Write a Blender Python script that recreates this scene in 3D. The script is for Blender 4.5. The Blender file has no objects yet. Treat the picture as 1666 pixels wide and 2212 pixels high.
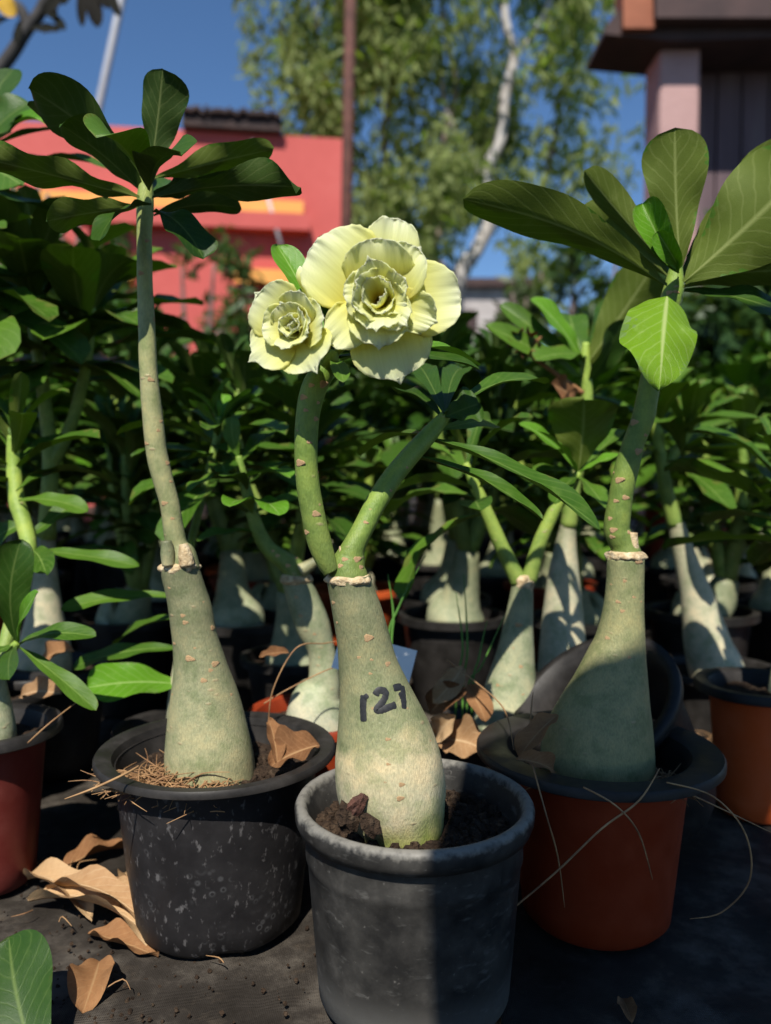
import bpy, bmesh, math, random
from mathutils import Vector, Matrix, noise
from mathutils.bvhtree import BVHTree

R = math.radians
V = Vector
sc = bpy.context.scene
COL = sc.collection

# ------------------------------------------------------------------ camera
FPX, PW, PH = 1736.0, 1666.0, 2212.0          # focal length and frame in picture units
PITCH = R(-3.0)
CAM = V((0, 0, .345))
FWD = V((0, math.cos(PITCH), math.sin(PITCH)))
UPV = V((0, -math.sin(PITCH), math.cos(PITCH)))
RGT = V((1, 0, 0))
cd = bpy.data.cameras.new('camera')
cam = bpy.data.objects.new('camera', cd); COL.objects.link(cam)
cam.location = CAM
cam.rotation_euler = (R(90) + PITCH, 0, 0)
cd.sensor_fit = 'VERTICAL'; cd.sensor_height = 24.0
cd.lens = 12.0 / (PH / 2 / FPX)
cd.clip_start = .01; cd.clip_end = 2000
cd.dof.use_dof = True; cd.dof.focus_distance = .52
cd.dof.aperture_fstop = cd.lens / 5.4
sc.camera = cam

# ------------------------------------------------------------------ sky, sun, exposure
SUN_EL, SUN_AZ = R(52), R(10)                  # sun behind the camera, to its left
SUNV = V((-math.sin(SUN_AZ) * math.cos(SUN_EL), -math.cos(SUN_AZ) * math.cos(SUN_EL), math.sin(SUN_EL)))
w = bpy.data.worlds.new('World'); sc.world = w; w.use_nodes = True
wn = w.node_tree; bg = wn.nodes['Background']
sky = wn.nodes.new('ShaderNodeTexSky'); sky.sky_type = 'NISHITA'
sky.sun_disc = False; sky.sun_elevation = SUN_EL
sky.sun_rotation = math.atan2(SUNV.x, SUNV.y)
sky.air_density = 1.0; sky.dust_density = 0.0; sky.ozone_density = 4.0; sky.altitude = 1500
hs = wn.nodes.new('ShaderNodeHueSaturation'); hs.inputs['Saturation'].default_value = 1.1
wn.links.new(sky.outputs[0], hs.inputs['Color']); wn.links.new(hs.outputs[0], bg.inputs[0]); bg.inputs[1].default_value = .094
sl = bpy.data.lights.new('sun', 'SUN'); sl.energy = 5.0; sl.angle = R(.5); sl.color = (1, .95, .87)
so = bpy.data.objects.new('sun', sl); COL.objects.link(so)
so.rotation_euler = (-SUNV).to_track_quat('-Z', 'Y').to_euler(); so.location = (-3, -6, 8)
vs = sc.view_settings; vs.view_transform = 'Standard'; vs.look = 'None'; vs.gamma = 1; vs.exposure = .46
sc.cycles.use_denoising = True
sc.cycles.max_bounces = 6; sc.cycles.transmission_bounces = 4; sc.cycles.transparent_max_bounces = 4

# ------------------------------------------------------------------ helpers
def ray(x, y): return FWD + RGT * ((x - PW / 2) / FPX) + UPV * ((PH / 2 - y) / FPX)
def P(x, y, Y):                                # picture point at depth Y (metres ahead)
    d = ray(x, y); return CAM + d * (Y / d.y)
def PZ(x, y, z):                               # picture point on the level z
    d = ray(x, y); return CAM + d * ((z - CAM.z) / d.z)
def PP(x, y, p0, n):                           # picture point on a plane
    d = ray(x, y); return CAM + d * ((p0 - CAM).dot(n) / d.dot(n))
def mpp(p): return (p - CAM).dot(FWD) / FPX    # metres per picture unit there

def tag(o, label=None, cat=None, group=None, kind=None):
    if label: o['label'] = label
    if cat: o['category'] = cat
    if group: o['group'] = group
    if kind: o['kind'] = kind
    return o
def thing(name, label, cat, loc, group=None):
    o = bpy.data.objects.new(name, None); COL.objects.link(o)
    o.location = loc; o.empty_display_size = .03
    return tag(o, label, cat, group)
def link(name, me, mats, parent=None, matrix=None, kind=None, local=False):
    if mats is not None:
        if not isinstance(mats, (list, tuple)): mats = [mats]
        if len(me.materials) == 0:
            for m in mats: me.materials.append(m)
    o = bpy.data.objects.new(name, me); COL.objects.link(o)
    if matrix is not None: o.matrix_basis = matrix
    if parent is not None:
        o.parent = parent
        if parent.type == 'EMPTY' and not local:
            o.matrix_parent_inverse = Matrix.Translation(-V(parent.location))
    if kind: o['kind'] = kind
    return o
def copy_tree(o, parent=None):
    c = o.copy(); COL.objects.link(c); c.parent = parent
    for ch in o.children: copy_tree(ch, c)
    return c
def sharp(me, deg=42):
    me.set_sharp_from_angle(angle=R(deg)); return me
def mesh(name, vs_, fs, uvs=None, smooth=True, mids=None):
    me = bpy.data.meshes.new(name); me.from_pydata([tuple(v) for v in vs_], [], fs)
    if uvs is not None:
        l = me.uv_layers.new(name='UVMap')
        flat = []
        for p in me.polygons:
            for vi in p.vertices: flat += uvs[vi]
        l.data.foreach_set('uv', flat)
    if smooth: me.polygons.foreach_set('use_smooth', [True] * len(me.polygons))
    if mids: me.polygons.foreach_set('material_index', mids)
    me.update(); return me
def catmull(pts, n):
    out = []; m = len(pts)
    for i in range(m - 1):
        a, b, c, d = pts[max(i - 1, 0)], pts[i], pts[i + 1], pts[min(i + 2, m - 1)]
        for k in range(n):
            t = k / n
            out.append(tuple(.5 * ((2 * b[j]) + (-a[j] + c[j]) * t + (2 * a[j] - 5 * b[j] + 4 * c[j] - d[j]) * t * t + (-a[j] + 3 * b[j] - 3 * c[j] + d[j]) * t ** 3) for j in range(len(b))))
    out.append(tuple(pts[-1])); return out
def tube_data(path, rad, seg=12, sub=4, lump=0.0, lscale=40, caps=True, seed=0):
    raw = catmull([(*p, r) for p, r in zip(path, rad)], sub) if sub > 1 else [(*p, r) for p, r in zip(path, rad)]
    pts = [V(q[:3]) for q in raw]; rs = [max(q[3], 1e-5) for q in raw]
    vs_, fs, uv = [], [], []
    n = len(pts); x = None
    for i in range(n):
        t = (pts[min(i + 1, n - 1)] - pts[max(i - 1, 0)]).normalized()
        if x is None:
            x = t.orthogonal().normalized() if abs(t.x) > .9 else (V((1, 0, 0)) - t * t.x).normalized()
        else: x = (x - t * x.dot(t)).normalized()
        y = t.cross(x)
        for k in range(seg):
            a = 2 * math.pi * k / seg
            d = x * math.cos(a) + y * math.sin(a); r = rs[i]
            if lump: r *= 1 + lump * noise.noise((pts[i] + d * r) * lscale + V((seed, 0, 0)))
            vs_.append(pts[i] + d * r); uv.append((k / seg, i / (n - 1)))
    for i in range(n - 1):
        for k in range(seg):
            k2 = (k + 1) % seg
            fs.append((i * seg + k, i * seg + k2, (i + 1) * seg + k2, (i + 1) * seg + k))
    if caps:
        fs.append(tuple(range(seg))[::-1]); fs.append(tuple((n - 1) * seg + k for k in range(seg)))
    return vs_, fs, uv
def tube(path, rad, **kw): return mesh('tube', *tube_data(path, rad, **kw))
class MB:
    def __init__(s): s.v, s.f, s.u = [], [], []
    def add(s, vs_, fs, uv=None):
        b = len(s.v); s.v += list(vs_); s.f += [tuple(i + b for i in f) for f in fs]
        s.u += list(uv) if uv is not None else [(.5, .5)] * len(vs_)
    def tube(s, path, rad, **kw): s.add(*tube_data(path, rad, **kw))
    def box(s, o, ax, ay, az):                 # corner and three edge vectors
        vs_ = [o + ax * i + ay * j + az * k for k in (0, 1) for j in (0, 1) for i in (0, 1)]
        s.add(vs_, [(0, 2, 3, 1), (4, 5, 7, 6), (0, 1, 5, 4), (2, 6, 7, 3), (0, 4, 6, 2), (1, 3, 7, 5)])
    def build(s, smooth=False): return mesh('mesh', s.v, s.f, s.u, smooth)
def lathe(prof, seg=48, wob=None, caps=False):
    vs_, fs, uv = [], [], []; n = len(prof)
    for i, (r, z) in enumerate(prof):
        for k in range(seg):
            a = 2 * math.pi * k / seg
            rr = r * (1 + (wob(a, z) if wob else 0))
            vs_.append(V((rr * math.cos(a), rr * math.sin(a), z))); uv.append((k / seg, i / (n - 1)))
    for i in range(n - 1):
        for k in range(seg):
            k2 = (k + 1) % seg
            fs.append((i * seg + k, i * seg + k2, (i + 1) * seg + k2, (i + 1) * seg + k))
    if caps: fs.append(tuple(range(seg))[::-1])
    return vs_, fs, uv

# ------------------------------------------------------------------ materials
def newmat(name):
    m = bpy.data.materials.new(name); m.use_nodes = True
    nt = m.node_tree; return m, nt, nt.nodes['Principled BSDF']
def nd(nt, t, **kw):
    n = nt.nodes.new(t)
    for k, v in kw.items():
        if k.startswith('i_'):
            n.inputs[int(k[2:]) if k[2:].isdigit() else k[2:].replace('_', ' ')].default_value = v
        else: setattr(n, k, v)
    return n
def ramp(nt, fac, stops, interp='LINEAR'):
    r = nt.nodes.new('ShaderNodeValToRGB'); r.color_ramp.interpolation = interp
    e = r.color_ramp.elements
    while len(e) < len(stops): e.new(.5)
    for k, (p, c) in enumerate(stops):
        e[k].position = p; e[k].color = (*c, 1) if len(c) == 3 else c
    nt.links.new(fac, r.inputs[0]); return r.outputs[0]
def mix(nt, fac, a, b, mode='MIX'):
    m = nt.nodes.new('ShaderNodeMix'); m.data_type = 'RGBA'; m.blend_type = mode
    for s, v in ((m.inputs[0], fac), (m.inputs[6], a), (m.inputs[7], b)):
        if hasattr(v, 'is_linked') or hasattr(v, 'links'): nt.links.new(v, s)
        else: s.default_value = v if not isinstance(v, tuple) else ((*v, 1) if len(v) == 3 else v)
    return m.outputs[2]
def math_(nt, op, a, b=None):
    m = nt.nodes.new('ShaderNodeMath'); m.operation = op
    for s, v in zip(m.inputs, (a, b)):
        if v is None: continue
        if hasattr(v, 'links'): nt.links.new(v, s)
        else: s.default_value = v
    return m.outputs[0]
def noise_tex(nt, scale, detail=4, vec=None, rough=.55, stretch=None):
    n = nd(nt, 'ShaderNodeTexNoise', i_Scale=scale, i_Detail=detail, i_Roughness=rough)
    if vec is None: vec = nd(nt, 'ShaderNodeTexCoord').outputs['Object']
    if stretch:
        mp = nd(nt, 'ShaderNodeMapping'); mp.inputs[3].default_value = stretch
        nt.links.new(vec, mp.inputs[0]); vec = mp.outputs[0]
    nt.links.new(vec, n.inputs['Vector']); return n.outputs[0]
def bump(nt, b, h, strength=.3, dist=.001):
    n = nd(nt, 'ShaderNodeBump', i_Strength=strength, i_Distance=dist)
    nt.links.new(h, n.inputs['Height']); nt.links.new(n.outputs[0], b.inputs['Normal'])
def simple(name, stops, scale=20, rough=.7, bstr=.3, bdist=.002, bscale=None, spec=.4, stretch=None, detail=5):
    m, nt, b = newmat(name)
    c = ramp(nt, noise_tex(nt, scale, detail, stretch=stretch), stops)
    nt.links.new(c, b.inputs['Base Color'])
    b.inputs['Roughness'].default_value = rough; b.inputs['Specular IOR Level'].default_value = spec
    if bstr: bump(nt, b, noise_tex(nt, bscale or scale * 4, 4, stretch=stretch), bstr, bdist)
    return m

def leaf_mat(name, c1, c2, vein, bst=.3, rough=.38, trans=.25, tcol=(.30, .5, .03), spec=.24):
    m, nt, b = newmat(name)
    tc = nd(nt, 'ShaderNodeTexCoord'); sp = nd(nt, 'ShaderNodeSeparateXYZ')
    nt.links.new(tc.outputs['UV'], sp.inputs[0])
    u, v = sp.outputs[0], sp.outputs[1]
    au = math_(nt, 'ABSOLUTE', math_(nt, 'SUBTRACT', u, .5))
    rib = ramp(nt, math_(nt, 'ADD', au, math_(nt, 'MULTIPLY', v, .022)), [(.018, (1, 1, 1)), (.05, (0, 0, 0))])
    lat = math_(nt, 'FRACT', math_(nt, 'ADD', math_(nt, 'SUBTRACT', math_(nt, 'MULTIPLY', v, 9), math_(nt, 'MULTIPLY', au, 5)), math_(nt, 'MULTIPLY', noise_tex(nt, 5, 2), .9)))
    latm = ramp(nt, math_(nt, 'ABSOLUTE', math_(nt, 'SUBTRACT', lat, .5)), [(0, (.30, .30, .30)), (.12, (0, 0, 0))])
    oi = nd(nt, 'ShaderNodeObjectInfo')
    n1 = noise_tex(nt, 18, 4)
    f = math_(nt, 'ADD', math_(nt, 'MULTIPLY', oi.outputs['Random'], .6), math_(nt, 'MULTIPLY', n1, .5))
    base = ramp(nt, f, [(.15, c1), (.85, c2)])
    base = mix(nt, ramp(nt, noise_tex(nt, 7, 6, rough=.7), [(.56, (0, 0, 0)), (.74, (.30, .30, .30))]), base, vein)
    base = mix(nt, latm, base, vein); base = mix(nt, rib, base, vein)
    nt.links.new(base, b.inputs['Base Color'])
    b.inputs['Roughness'].default_value = rough; b.inputs['Specular IOR Level'].default_value = spec
    h = math_(nt, 'SUBTRACT', noise_tex(nt, 160, 3), math_(nt, 'MULTIPLY', latm, .9))
    bump(nt, b, h, bst, .0008)
    tr = nd(nt, 'ShaderNodeBsdfTranslucent'); nt.links.new(mix(nt, .75, base, tcol), tr.inputs[0])
    ms = nd(nt, 'ShaderNodeMixShader'); ms.inputs[0].default_value = trans
    out = nt.nodes['Material Output']
    nt.links.new(b.outputs[0], ms.inputs[1]); nt.links.new(tr.outputs[0], ms.inputs[2])
    nt.links.new(ms.outputs[0], out.inputs[0]); return m

LT = leaf_mat('leaf_top', (.036, .095, .009), (.085, .175, .016), (.18, .27, .06))
LU = leaf_mat('leaf_underside', (.075, .108, .014), (.110, .148, .022), (.23, .27, .08), rough=.6, spec=.15)
LTS = leaf_mat('leaf_top_glossy', (.17, .33, .012), (.20, .37, .016), (.46, .56, .18), bst=1.0, rough=.22, trans=.3)
LTB = leaf_mat('leaf_top_young', (.09, .24, .015), (.13, .30, .02), (.30, .45, .12), rough=.26, trans=.3)
LUB = leaf_mat('leaf_underside_young', (.12, .22, .03), (.15, .27, .05), (.32, .44, .14), rough=.5, trans=.3)
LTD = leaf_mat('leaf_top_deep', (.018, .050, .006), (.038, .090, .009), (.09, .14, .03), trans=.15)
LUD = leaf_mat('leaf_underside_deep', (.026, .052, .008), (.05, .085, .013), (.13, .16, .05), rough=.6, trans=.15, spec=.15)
SHINY = [LTS, LUB]
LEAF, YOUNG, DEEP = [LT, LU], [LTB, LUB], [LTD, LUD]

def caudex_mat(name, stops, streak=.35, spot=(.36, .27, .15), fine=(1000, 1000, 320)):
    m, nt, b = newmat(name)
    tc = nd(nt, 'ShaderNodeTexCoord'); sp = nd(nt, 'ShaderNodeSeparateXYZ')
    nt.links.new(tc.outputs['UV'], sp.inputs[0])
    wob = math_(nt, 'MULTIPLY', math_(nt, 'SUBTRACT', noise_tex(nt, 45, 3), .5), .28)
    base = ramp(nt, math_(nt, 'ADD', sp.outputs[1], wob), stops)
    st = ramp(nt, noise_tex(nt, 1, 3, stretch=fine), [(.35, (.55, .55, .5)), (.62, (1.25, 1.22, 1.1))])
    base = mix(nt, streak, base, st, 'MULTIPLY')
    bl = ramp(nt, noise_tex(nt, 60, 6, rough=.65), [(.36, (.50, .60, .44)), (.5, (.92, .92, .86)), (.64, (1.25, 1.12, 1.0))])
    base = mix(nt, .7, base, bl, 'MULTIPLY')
    vo = nd(nt, 'ShaderNodeTexVoronoi', i_Scale=1.0); mp = nd(nt, 'ShaderNodeMapping')
    mp.inputs[3].default_value = (60, 60, 150)
    nt.links.new(tc.outputs['Object'], mp.inputs[0]); nt.links.new(mp.outputs[0], vo.inputs['Vector'])
    sm = ramp(nt, vo.outputs['Distance'], [(.08, (.7, .7, .7)), (.20, (0, 0, 0))])
    sm = mix(nt, 1.0, sm, ramp(nt, noise_tex(nt, 90, 2), [(.50, (0, 0, 0)), (.60, (1, 1, 1))]), 'MULTIPLY')
    base = mix(nt, sm, base, spot)
    nt.links.new(base, b.inputs['Base Color'])
    b.inputs['Roughness'].default_value = .5; b.inputs['Specular IOR Level'].default_value = .35
    h = math_(nt, 'ADD', noise_tex(nt, 1, 3, stretch=fine), math_(nt, 'MULTIPLY', sm, .8))
    bump(nt, b, h, .5, .0010); return m
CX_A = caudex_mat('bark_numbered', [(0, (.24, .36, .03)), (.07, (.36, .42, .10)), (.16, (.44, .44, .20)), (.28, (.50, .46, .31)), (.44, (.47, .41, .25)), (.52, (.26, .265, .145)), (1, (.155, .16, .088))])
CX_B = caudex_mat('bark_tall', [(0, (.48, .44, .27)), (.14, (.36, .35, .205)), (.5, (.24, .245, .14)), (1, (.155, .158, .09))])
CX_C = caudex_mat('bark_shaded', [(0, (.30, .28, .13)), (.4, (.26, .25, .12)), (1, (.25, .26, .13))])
CX_P = caudex_mat('bark_pale', [(0, (.54, .53, .30)), (.2, (.54, .51, .36)), (.7, (.44, .42, .29)), (1, (.28, .27, .17))], streak=.2)
CX_G = caudex_mat('bark_greygreen', [(0, (.52, .52, .42)), (.25, (.40, .42, .28)), (1, (.21, .225, .13))])
ST_G = caudex_mat('stem_green', [(0, (.15, .20, .05)), (1, (.19, .30, .045))], streak=.25)
ST_B = caudex_mat('stem_olive', [(0, (.23, .24, .12)), (.5, (.32, .32, .16)), (1, (.29, .37, .08))], streak=.2)
ST_Y = caudex_mat('stem_young', [(0, (.20, .28, .06)), (1, (.30, .42, .07))], streak=.15)
M_RING = simple('callus', [(.3, (.30, .20, .10)), (.55, (.52, .40, .23)), (.75, (.62, .52, .36))], 240, .8, .8, .002, 420)
M_SCAR = simple('leaf_scar', [(.3, (.26, .14, .06)), (.65, (.56, .38, .20))], 300, .8, .6, .001)
M_SOIL = simple('soil', [(.3, (.018, .011, .007)), (.55, (.045, .028, .017)), (.8, (.10, .07, .045))], 130, .95, 1, .006, 260, .2)
M_STRAW = simple('straw', [(.3, (.17, .08, .035)), (.7, (.42, .25, .11))], 60, .7, 0)
M_DRY = leaf_mat('dry_leaf', (.14, .055, .02), (.36, .18, .075), (.44, .26, .12), bst=.9, rough=.6, trans=.12, tcol=(.4, .18, .05))
M_DRYT = leaf_mat('dry_leaf_tan', (.34, .18, .08), (.56, .37, .19), (.62, .44, .25), bst=.9, rough=.6, trans=.12, tcol=(.5, .28, .1))
M_INK = simple('marker_ink', [(.3, (.012, .012, .013)), (.8, (.03, .03, .03))], 500, .5, 0)
M_CARD = simple('white_card', [(.3, (.74, .74, .73)), (.7, (.82, .82, .80))], 30, .5, 0)

def pot_mat(name, base, dust, mode):
    m, nt, b = newmat(name)
    tc = nd(nt, 'ShaderNodeTexCoord')
    n1 = noise_tex(nt, 38, 6, rough=.65)
    c = ramp(nt, n1, [(.38, base), (.58, tuple(.7 * x + .3 * y for x, y in zip(base, dust))), (.85, dust)])
    if mode == 'spots':                        # dried water drops: pale rings and flecks
        for sc_, lo, hi, k in ((62, .20, .30, .08), (140, .24, .42, .16)):
            vo = nd(nt, 'ShaderNodeTexVoronoi', i_Scale=sc_); nt.links.new(tc.outputs['Object'], vo.inputs['Vector'])
            ringm = ramp(nt, vo.outputs['Distance'], [(lo - .06, (0, 0, 0)), (lo, (k, k, k)), (hi, (0, 0, 0))])
            pick = ramp(nt, noise_tex(nt, 26, 3), [(.54, (0, 0, 0)), (.64, (1, 1, 1))])
            c = mix(nt, mix(nt, 1.0, ringm, pick, 'MULTIPLY'), c, (.28, .28, .28))
        fl_ = ramp(nt, noise_tex(nt, 230, 3, stretch=(1, 1, .55)), [(.60, (0, 0, 0)), (.72, (.5, .5, .5))])
        c = mix(nt, fl_, c, (.19, .18, .175))
    if mode == 'worn':                         # scuffs, dust towards the foot and a worn rim
        sp = nd(nt, 'ShaderNodeSeparateXYZ'); nt.links.new(tc.outputs['Object'], sp.inputs[0])
        low = ramp(nt, math_(nt, 'ADD', sp.outputs[2], math_(nt, 'MULTIPLY', n1, .04)), [(.018, (.75, .75, .75)), (.055, (0, 0, 0))])
        c = mix(nt, low, c, (.17, .165, .15))
        rimm = ramp(nt, math_(nt, 'ADD', sp.outputs[2], math_(nt, 'MULTIPLY', noise_tex(nt, 160, 4), .012)), [(.1330, (0, 0, 0)), (.1375, (.8, .8, .8))])
        c = mix(nt, rimm, c, (.25, .235, .20))
        scr = ramp(nt, noise_tex(nt, 1, 4, stretch=(70, 70, 210)), [(.60, (0, 0, 0)), (.74, (.35, .35, .35))])
        c = mix(nt, scr, c, (.17, .165, .15))
        fl_ = ramp(nt, noise_tex(nt, 300, 3), [(.68, (0, 0, 0)), (.76, (.4, .4, .4))])
        c = mix(nt, fl_, c, (.20, .19, .17))
    nt.links.new(c, b.inputs['Base Color'])
    b.inputs['Roughness'].default_value = .5; b.inputs['Specular IOR Level'].default_value = .2
    nt.links.new(ramp(nt, n1, [(.3, (.36, .36, .36)), (.7, (.62, .62, .62))]), b.inputs['Roughness'])
    bump(nt, b, noise_tex(nt, 170, 4), .2, .0007); return m
POT_W = pot_mat('pot_worn_grey', (.018, .0175, .0165), (.088, .082, .072), 'worn')
POT_K = pot_mat('pot_black_spotted', (.015, .014, .0145), (.034, .031, .031), 'spots')
POT_B = pot_mat('pot_black', (.015, .0135, .012), (.052, .047, .043), 'plain')
POT_R = pot_mat('pot_terracotta', (.21, .026, .007), (.27, .045, .014), 'plain')
POT_O = pot_mat('pot_orange', (.55, .09, .02), (.62, .14, .05), 'plain')
POT_D = pot_mat('pot_dark_red', (.10, .015, .012), (.16, .04, .03), 'plain')

def petal_mat():
    m, nt, b = newmat('petal')
    tc = nd(nt, 'ShaderNodeTexCoord'); sp = nd(nt, 'ShaderNodeSeparateXYZ'); nt.links.new(tc.outputs['UV'], sp.inputs[0])
    c = ramp(nt, sp.outputs[1], [(0, (.80, .60, .05)), (.34, (.85, .79, .17)), (.62, (.87, .87, .36)), (.86, (.885, .905, .57)), (1, (.90, .92, .70))])
    mp = nd(nt, 'ShaderNodeMapping'); mp.inputs[3].default_value = (46, 2.5, 1); nt.links.new(tc.outputs['UV'], mp.inputs[0])
    vein = noise_tex(nt, 1, 2, vec=mp.outputs[0])
    c = mix(nt, .5, c, ramp(nt, vein, [(.35, (.90, .90, .80)), (.6, (1.0, 1.0, 1.0))]), 'MULTIPLY')
    nt.links.new(c, b.inputs['Base Color'])
    b.inputs['Roughness'].default_value = .55; b.inputs['Specular IOR Level'].default_value = .25
    bump(nt, b, vein, .35, .0004)
    tr = nd(nt, 'ShaderNodeBsdfTranslucent'); nt.links.new(c, tr.inputs[0])
    ms = nd(nt, 'ShaderNodeMixShader'); ms.inputs[0].default_value = .55
    nt.links.new(b.outputs[0], ms.inputs[1]); nt.links.new(tr.outputs[0], ms.inputs[2])
    nt.links.new(ms.outputs[0], nt.nodes['Material Output'].inputs[0]); return m
M_PETAL = petal_mat()
M_THROAT = simple('flower_throat', [(.3, (.80, .52, .05)), (.7, (.88, .66, .10))], 200, .6, 0)

# ------------------------------------------------------------------ leaf and petal shapes
_leafcache = {}
def leaf_mesh(wr, droop, fold, wave, seed, mats, k=5, a=.8, nu=12, nv=3, edge=1.0, thick=.006):
    key = (wr, droop, fold, wave, seed, id(mats), k, a, nu, nv)
    if key in _leafcache: return _leafcache[key]
    rnd = random.Random(seed)
    ss = [.5 - .5 * math.cos(math.pi * (i / nu)) * 1 for i in range(nu + 1)]
    ss = [.5 * s + .5 * i / nu for i, s in enumerate(ss)]
    c = [V((0, 0, 0))]
    for i in range(nu):
        sm = (ss[i] + ss[i + 1]) / 2; an = -droop * (sm ** 1.2)
        c.append(c[-1] + V((0, math.cos(an), math.sin(an))) * (ss[i + 1] - ss[i]))
    ch = c[-1]; L = math.hypot(ch.y, ch.z); ca, sa = ch.y / L, ch.z / L
    c = [V((0, (p.y * ca + p.z * sa) / L, (-p.y * sa + p.z * ca) / L)) for p in c]
    ex = .6 if k >= 3 else .9
    smax = max((s / 200) ** a * (1 - (s / 200) ** k) ** ex for s in range(201))
    ph = rnd.uniform(0, 6.28); fr = rnd.uniform(1.6, 2.8); ph2 = rnd.uniform(0, 6.28)
    asym = rnd.uniform(-.08, .08); sway = rnd.uniform(-.05, .05)
    T = [-1 + i / nv for i in range(2 * nv + 1)]; nc = len(T)
    top, bot, uv = [], [], []
    for i, s in enumerate(ss):
        wd = wr / 2 * (max(s ** a * (1 - s ** k) ** ex / smax, .055 if s < .5 else 0))
        nrm = V((0, -(c[min(i + 1, nu)] - c[max(i - 1, 0)]).z, (c[min(i + 1, nu)] - c[max(i - 1, 0)]).y)).normalized()
        for t in T:
            x = wd * t * (1 + asym * (1 if t > 0 else -1)) + sway * math.sin(math.pi * s)
            h = fold * abs(t) ** 1.3 * wd + wave * wr * abs(t) ** 1.6 * (math.sin(fr * 6.28 * s + ph + (1.3 if t > 0 else 0)) * min(1, s * 3))
            h += wave * .5 * wr * math.sin(3 * s * 3.1 + ph2) * t * s
            p = c[i] + V((x, 0, 0)) + nrm * h
            th = thick * (1 - t * t) * min(1, (1 - s) * 6)
            th += .012 * max(0, 1 - abs(t) * 3.0) * (1 - s)
            top.append(p + nrm * thick * .2 * (1 - t * t)); bot.append(p - nrm * th)
            uv.append(((t + 1) / 2, s))
    n = len(top); fs, mi = [], []
    for i in range(nu):
        for j in range(nc - 1):
            q = (i * nc + j, i * nc + j + 1, (i + 1) * nc + j + 1, (i + 1) * nc + j)
            fs.append(q); mi.append(0)
            fs.append(tuple(x + n for x in q[::-1])); mi.append(1)
    me = mesh('leaf', top + bot, fs, uv + uv, True, mi)
    for m in mats: me.materials.append(m)
    _leafcache[key] = me; return me
def leaf_matrix(root, tip, hint):
    y = tip - root; L = y.length; y.normalize()
    z = hint - y * hint.dot(y)
    if z.length < 1e-4: z = V((1, 0, .1))
    z.normalize(); x = y.cross(z)
    return Matrix(((x.x * L, y.x * L, z.x * L, root.x), (x.y * L, y.y * L, z.y * L, root.y), (x.z * L, y.z * L, z.z * L, root.z), (0, 0, 0, 1)))
UP, TOCAM = V((0, 0, 1)), V((0, -1, .25))
_ls = [100]
def leaf(parent, r, rY, t, tY, wpx, hint=UP, mats=LEAF, droop=.5, fold=.25, wave=.06, k=5, a=.8, seed=None):
    _ls[0] += 1
    A, B = P(r[0], r[1], rY), P(t[0], t[1], tY)
    wd = wpx * mpp((A + B) / 2)
    me = leaf_mesh(round(wd / (B - A).length, 4), droop, fold, wave, seed or _ls[0], mats, k, a, 22, 5)
    return link('leaf', me, None, parent, leaf_matrix(A, B, hint))
def whorl(parent, c, axis, n, L, wr, mats=LEAF, seed=0, spread=(15, 95), stem=.04, local=False, nu=10, nv=2, nvar=6):
    """a rosette of leaves round the last stretch of a shoot"""
    rnd = random.Random(seed); axis = axis.normalized(); q = axis.to_track_quat('Z', 'Y')
    out = []
    for i in range(n):
        f = i / max(1, n - 1); az = i * 2.39996 + rnd.uniform(-.3, .3)
        el = R(spread[0] + (spread[1] - spread[0]) * f ** .8 + rnd.uniform(-10, 10))
        d = q @ V((math.sin(el) * math.cos(az), math.sin(el) * math.sin(az), math.cos(el)))
        ln = L * (.45 + .55 * min(1, f * 2.2 + .1)) * rnd.uniform(.82, 1.15)
        root = c - axis * stem * f
        hint = (axis + V((0, 0, .6)) + V((rnd.uniform(-.4, .4), rnd.uniform(-.4, .4), 0)))
        me = leaf_mesh(round(wr * rnd.choice((.9, 1, 1.15)), 3), rnd.choice((.5, .8, 1.15)), .28, rnd.choice((.03, .08)), rnd.randrange(nvar), mats, 5, .8, nu, nv)
        out.append(link('leaf', me, None, parent, leaf_matrix(root, root + d * ln, hint), local=local))
    return out
def scar(parent, p, nrm, r):
    q = nrm.to_track_quat('Z', 'Y'); rnd = random.Random(int(p.x * 1e5 + p.z * 1e5))
    M = Matrix.Translation(p) @ q.to_matrix().to_4x4() @ Matrix.Rotation(rnd.uniform(-.3, .3), 4, 'Z') @ Matrix.Diagonal((r * .85, r * rnd.uniform(.45, .7), r * .34, 1))
    return link('leaf_scar', SCAR_ME, M_SCAR, parent, M)
def _scar():
    vs_, fs, uv = lathe([(1, -.4), (1.0, .15), (.75, .5), (.45, .35), (.2, .5), (.02, .45)], 10, lambda a, z: .22 * math.sin(3 * a + 1.57) + .10 * math.sin(5 * a))
    return mesh('scar', vs_, fs, uv)
SCAR_ME = _scar()

def caudex(parent, prof, Y, mat, seg=36, lump=.05, lscale=28, name='caudex', seed=0):
    """prof: (y, left, right) outline in the picture, on the plant's own depth"""
    path, rad = [], []
    for y, l, r in prof:
        p = P((l + r) / 2, y, Y); path.append(p); rad.append((r - l) / 2 * mpp(p))
    me = tube(path, rad, seg=seg, sub=6, lump=lump, lscale=lscale, seed=seed)
    return link(name, me, mat, parent)
def stem(parent, pts, Y, mat, name='stem', seg=16, lump=.06, Ys=None):
    """pts: (x, y, width) in the picture"""
    path, rad = [], []
    for i, (x, y, wd) in enumerate(pts):
        p = P(x, y, Ys[i] if Ys else Y); path.append(p); rad.append(wd / 2 * mpp(p))
    o = link(name, tube(path, rad, seg=seg, sub=5, lump=lump, lscale=60), mat, parent); return o, path, rad
def bvh_of(o):
    me = o.data; return BVHTree.FromPolygons([v.co.copy() for v in me.vertices], [tuple(p.vertices) for p in me.polygons])
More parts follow.
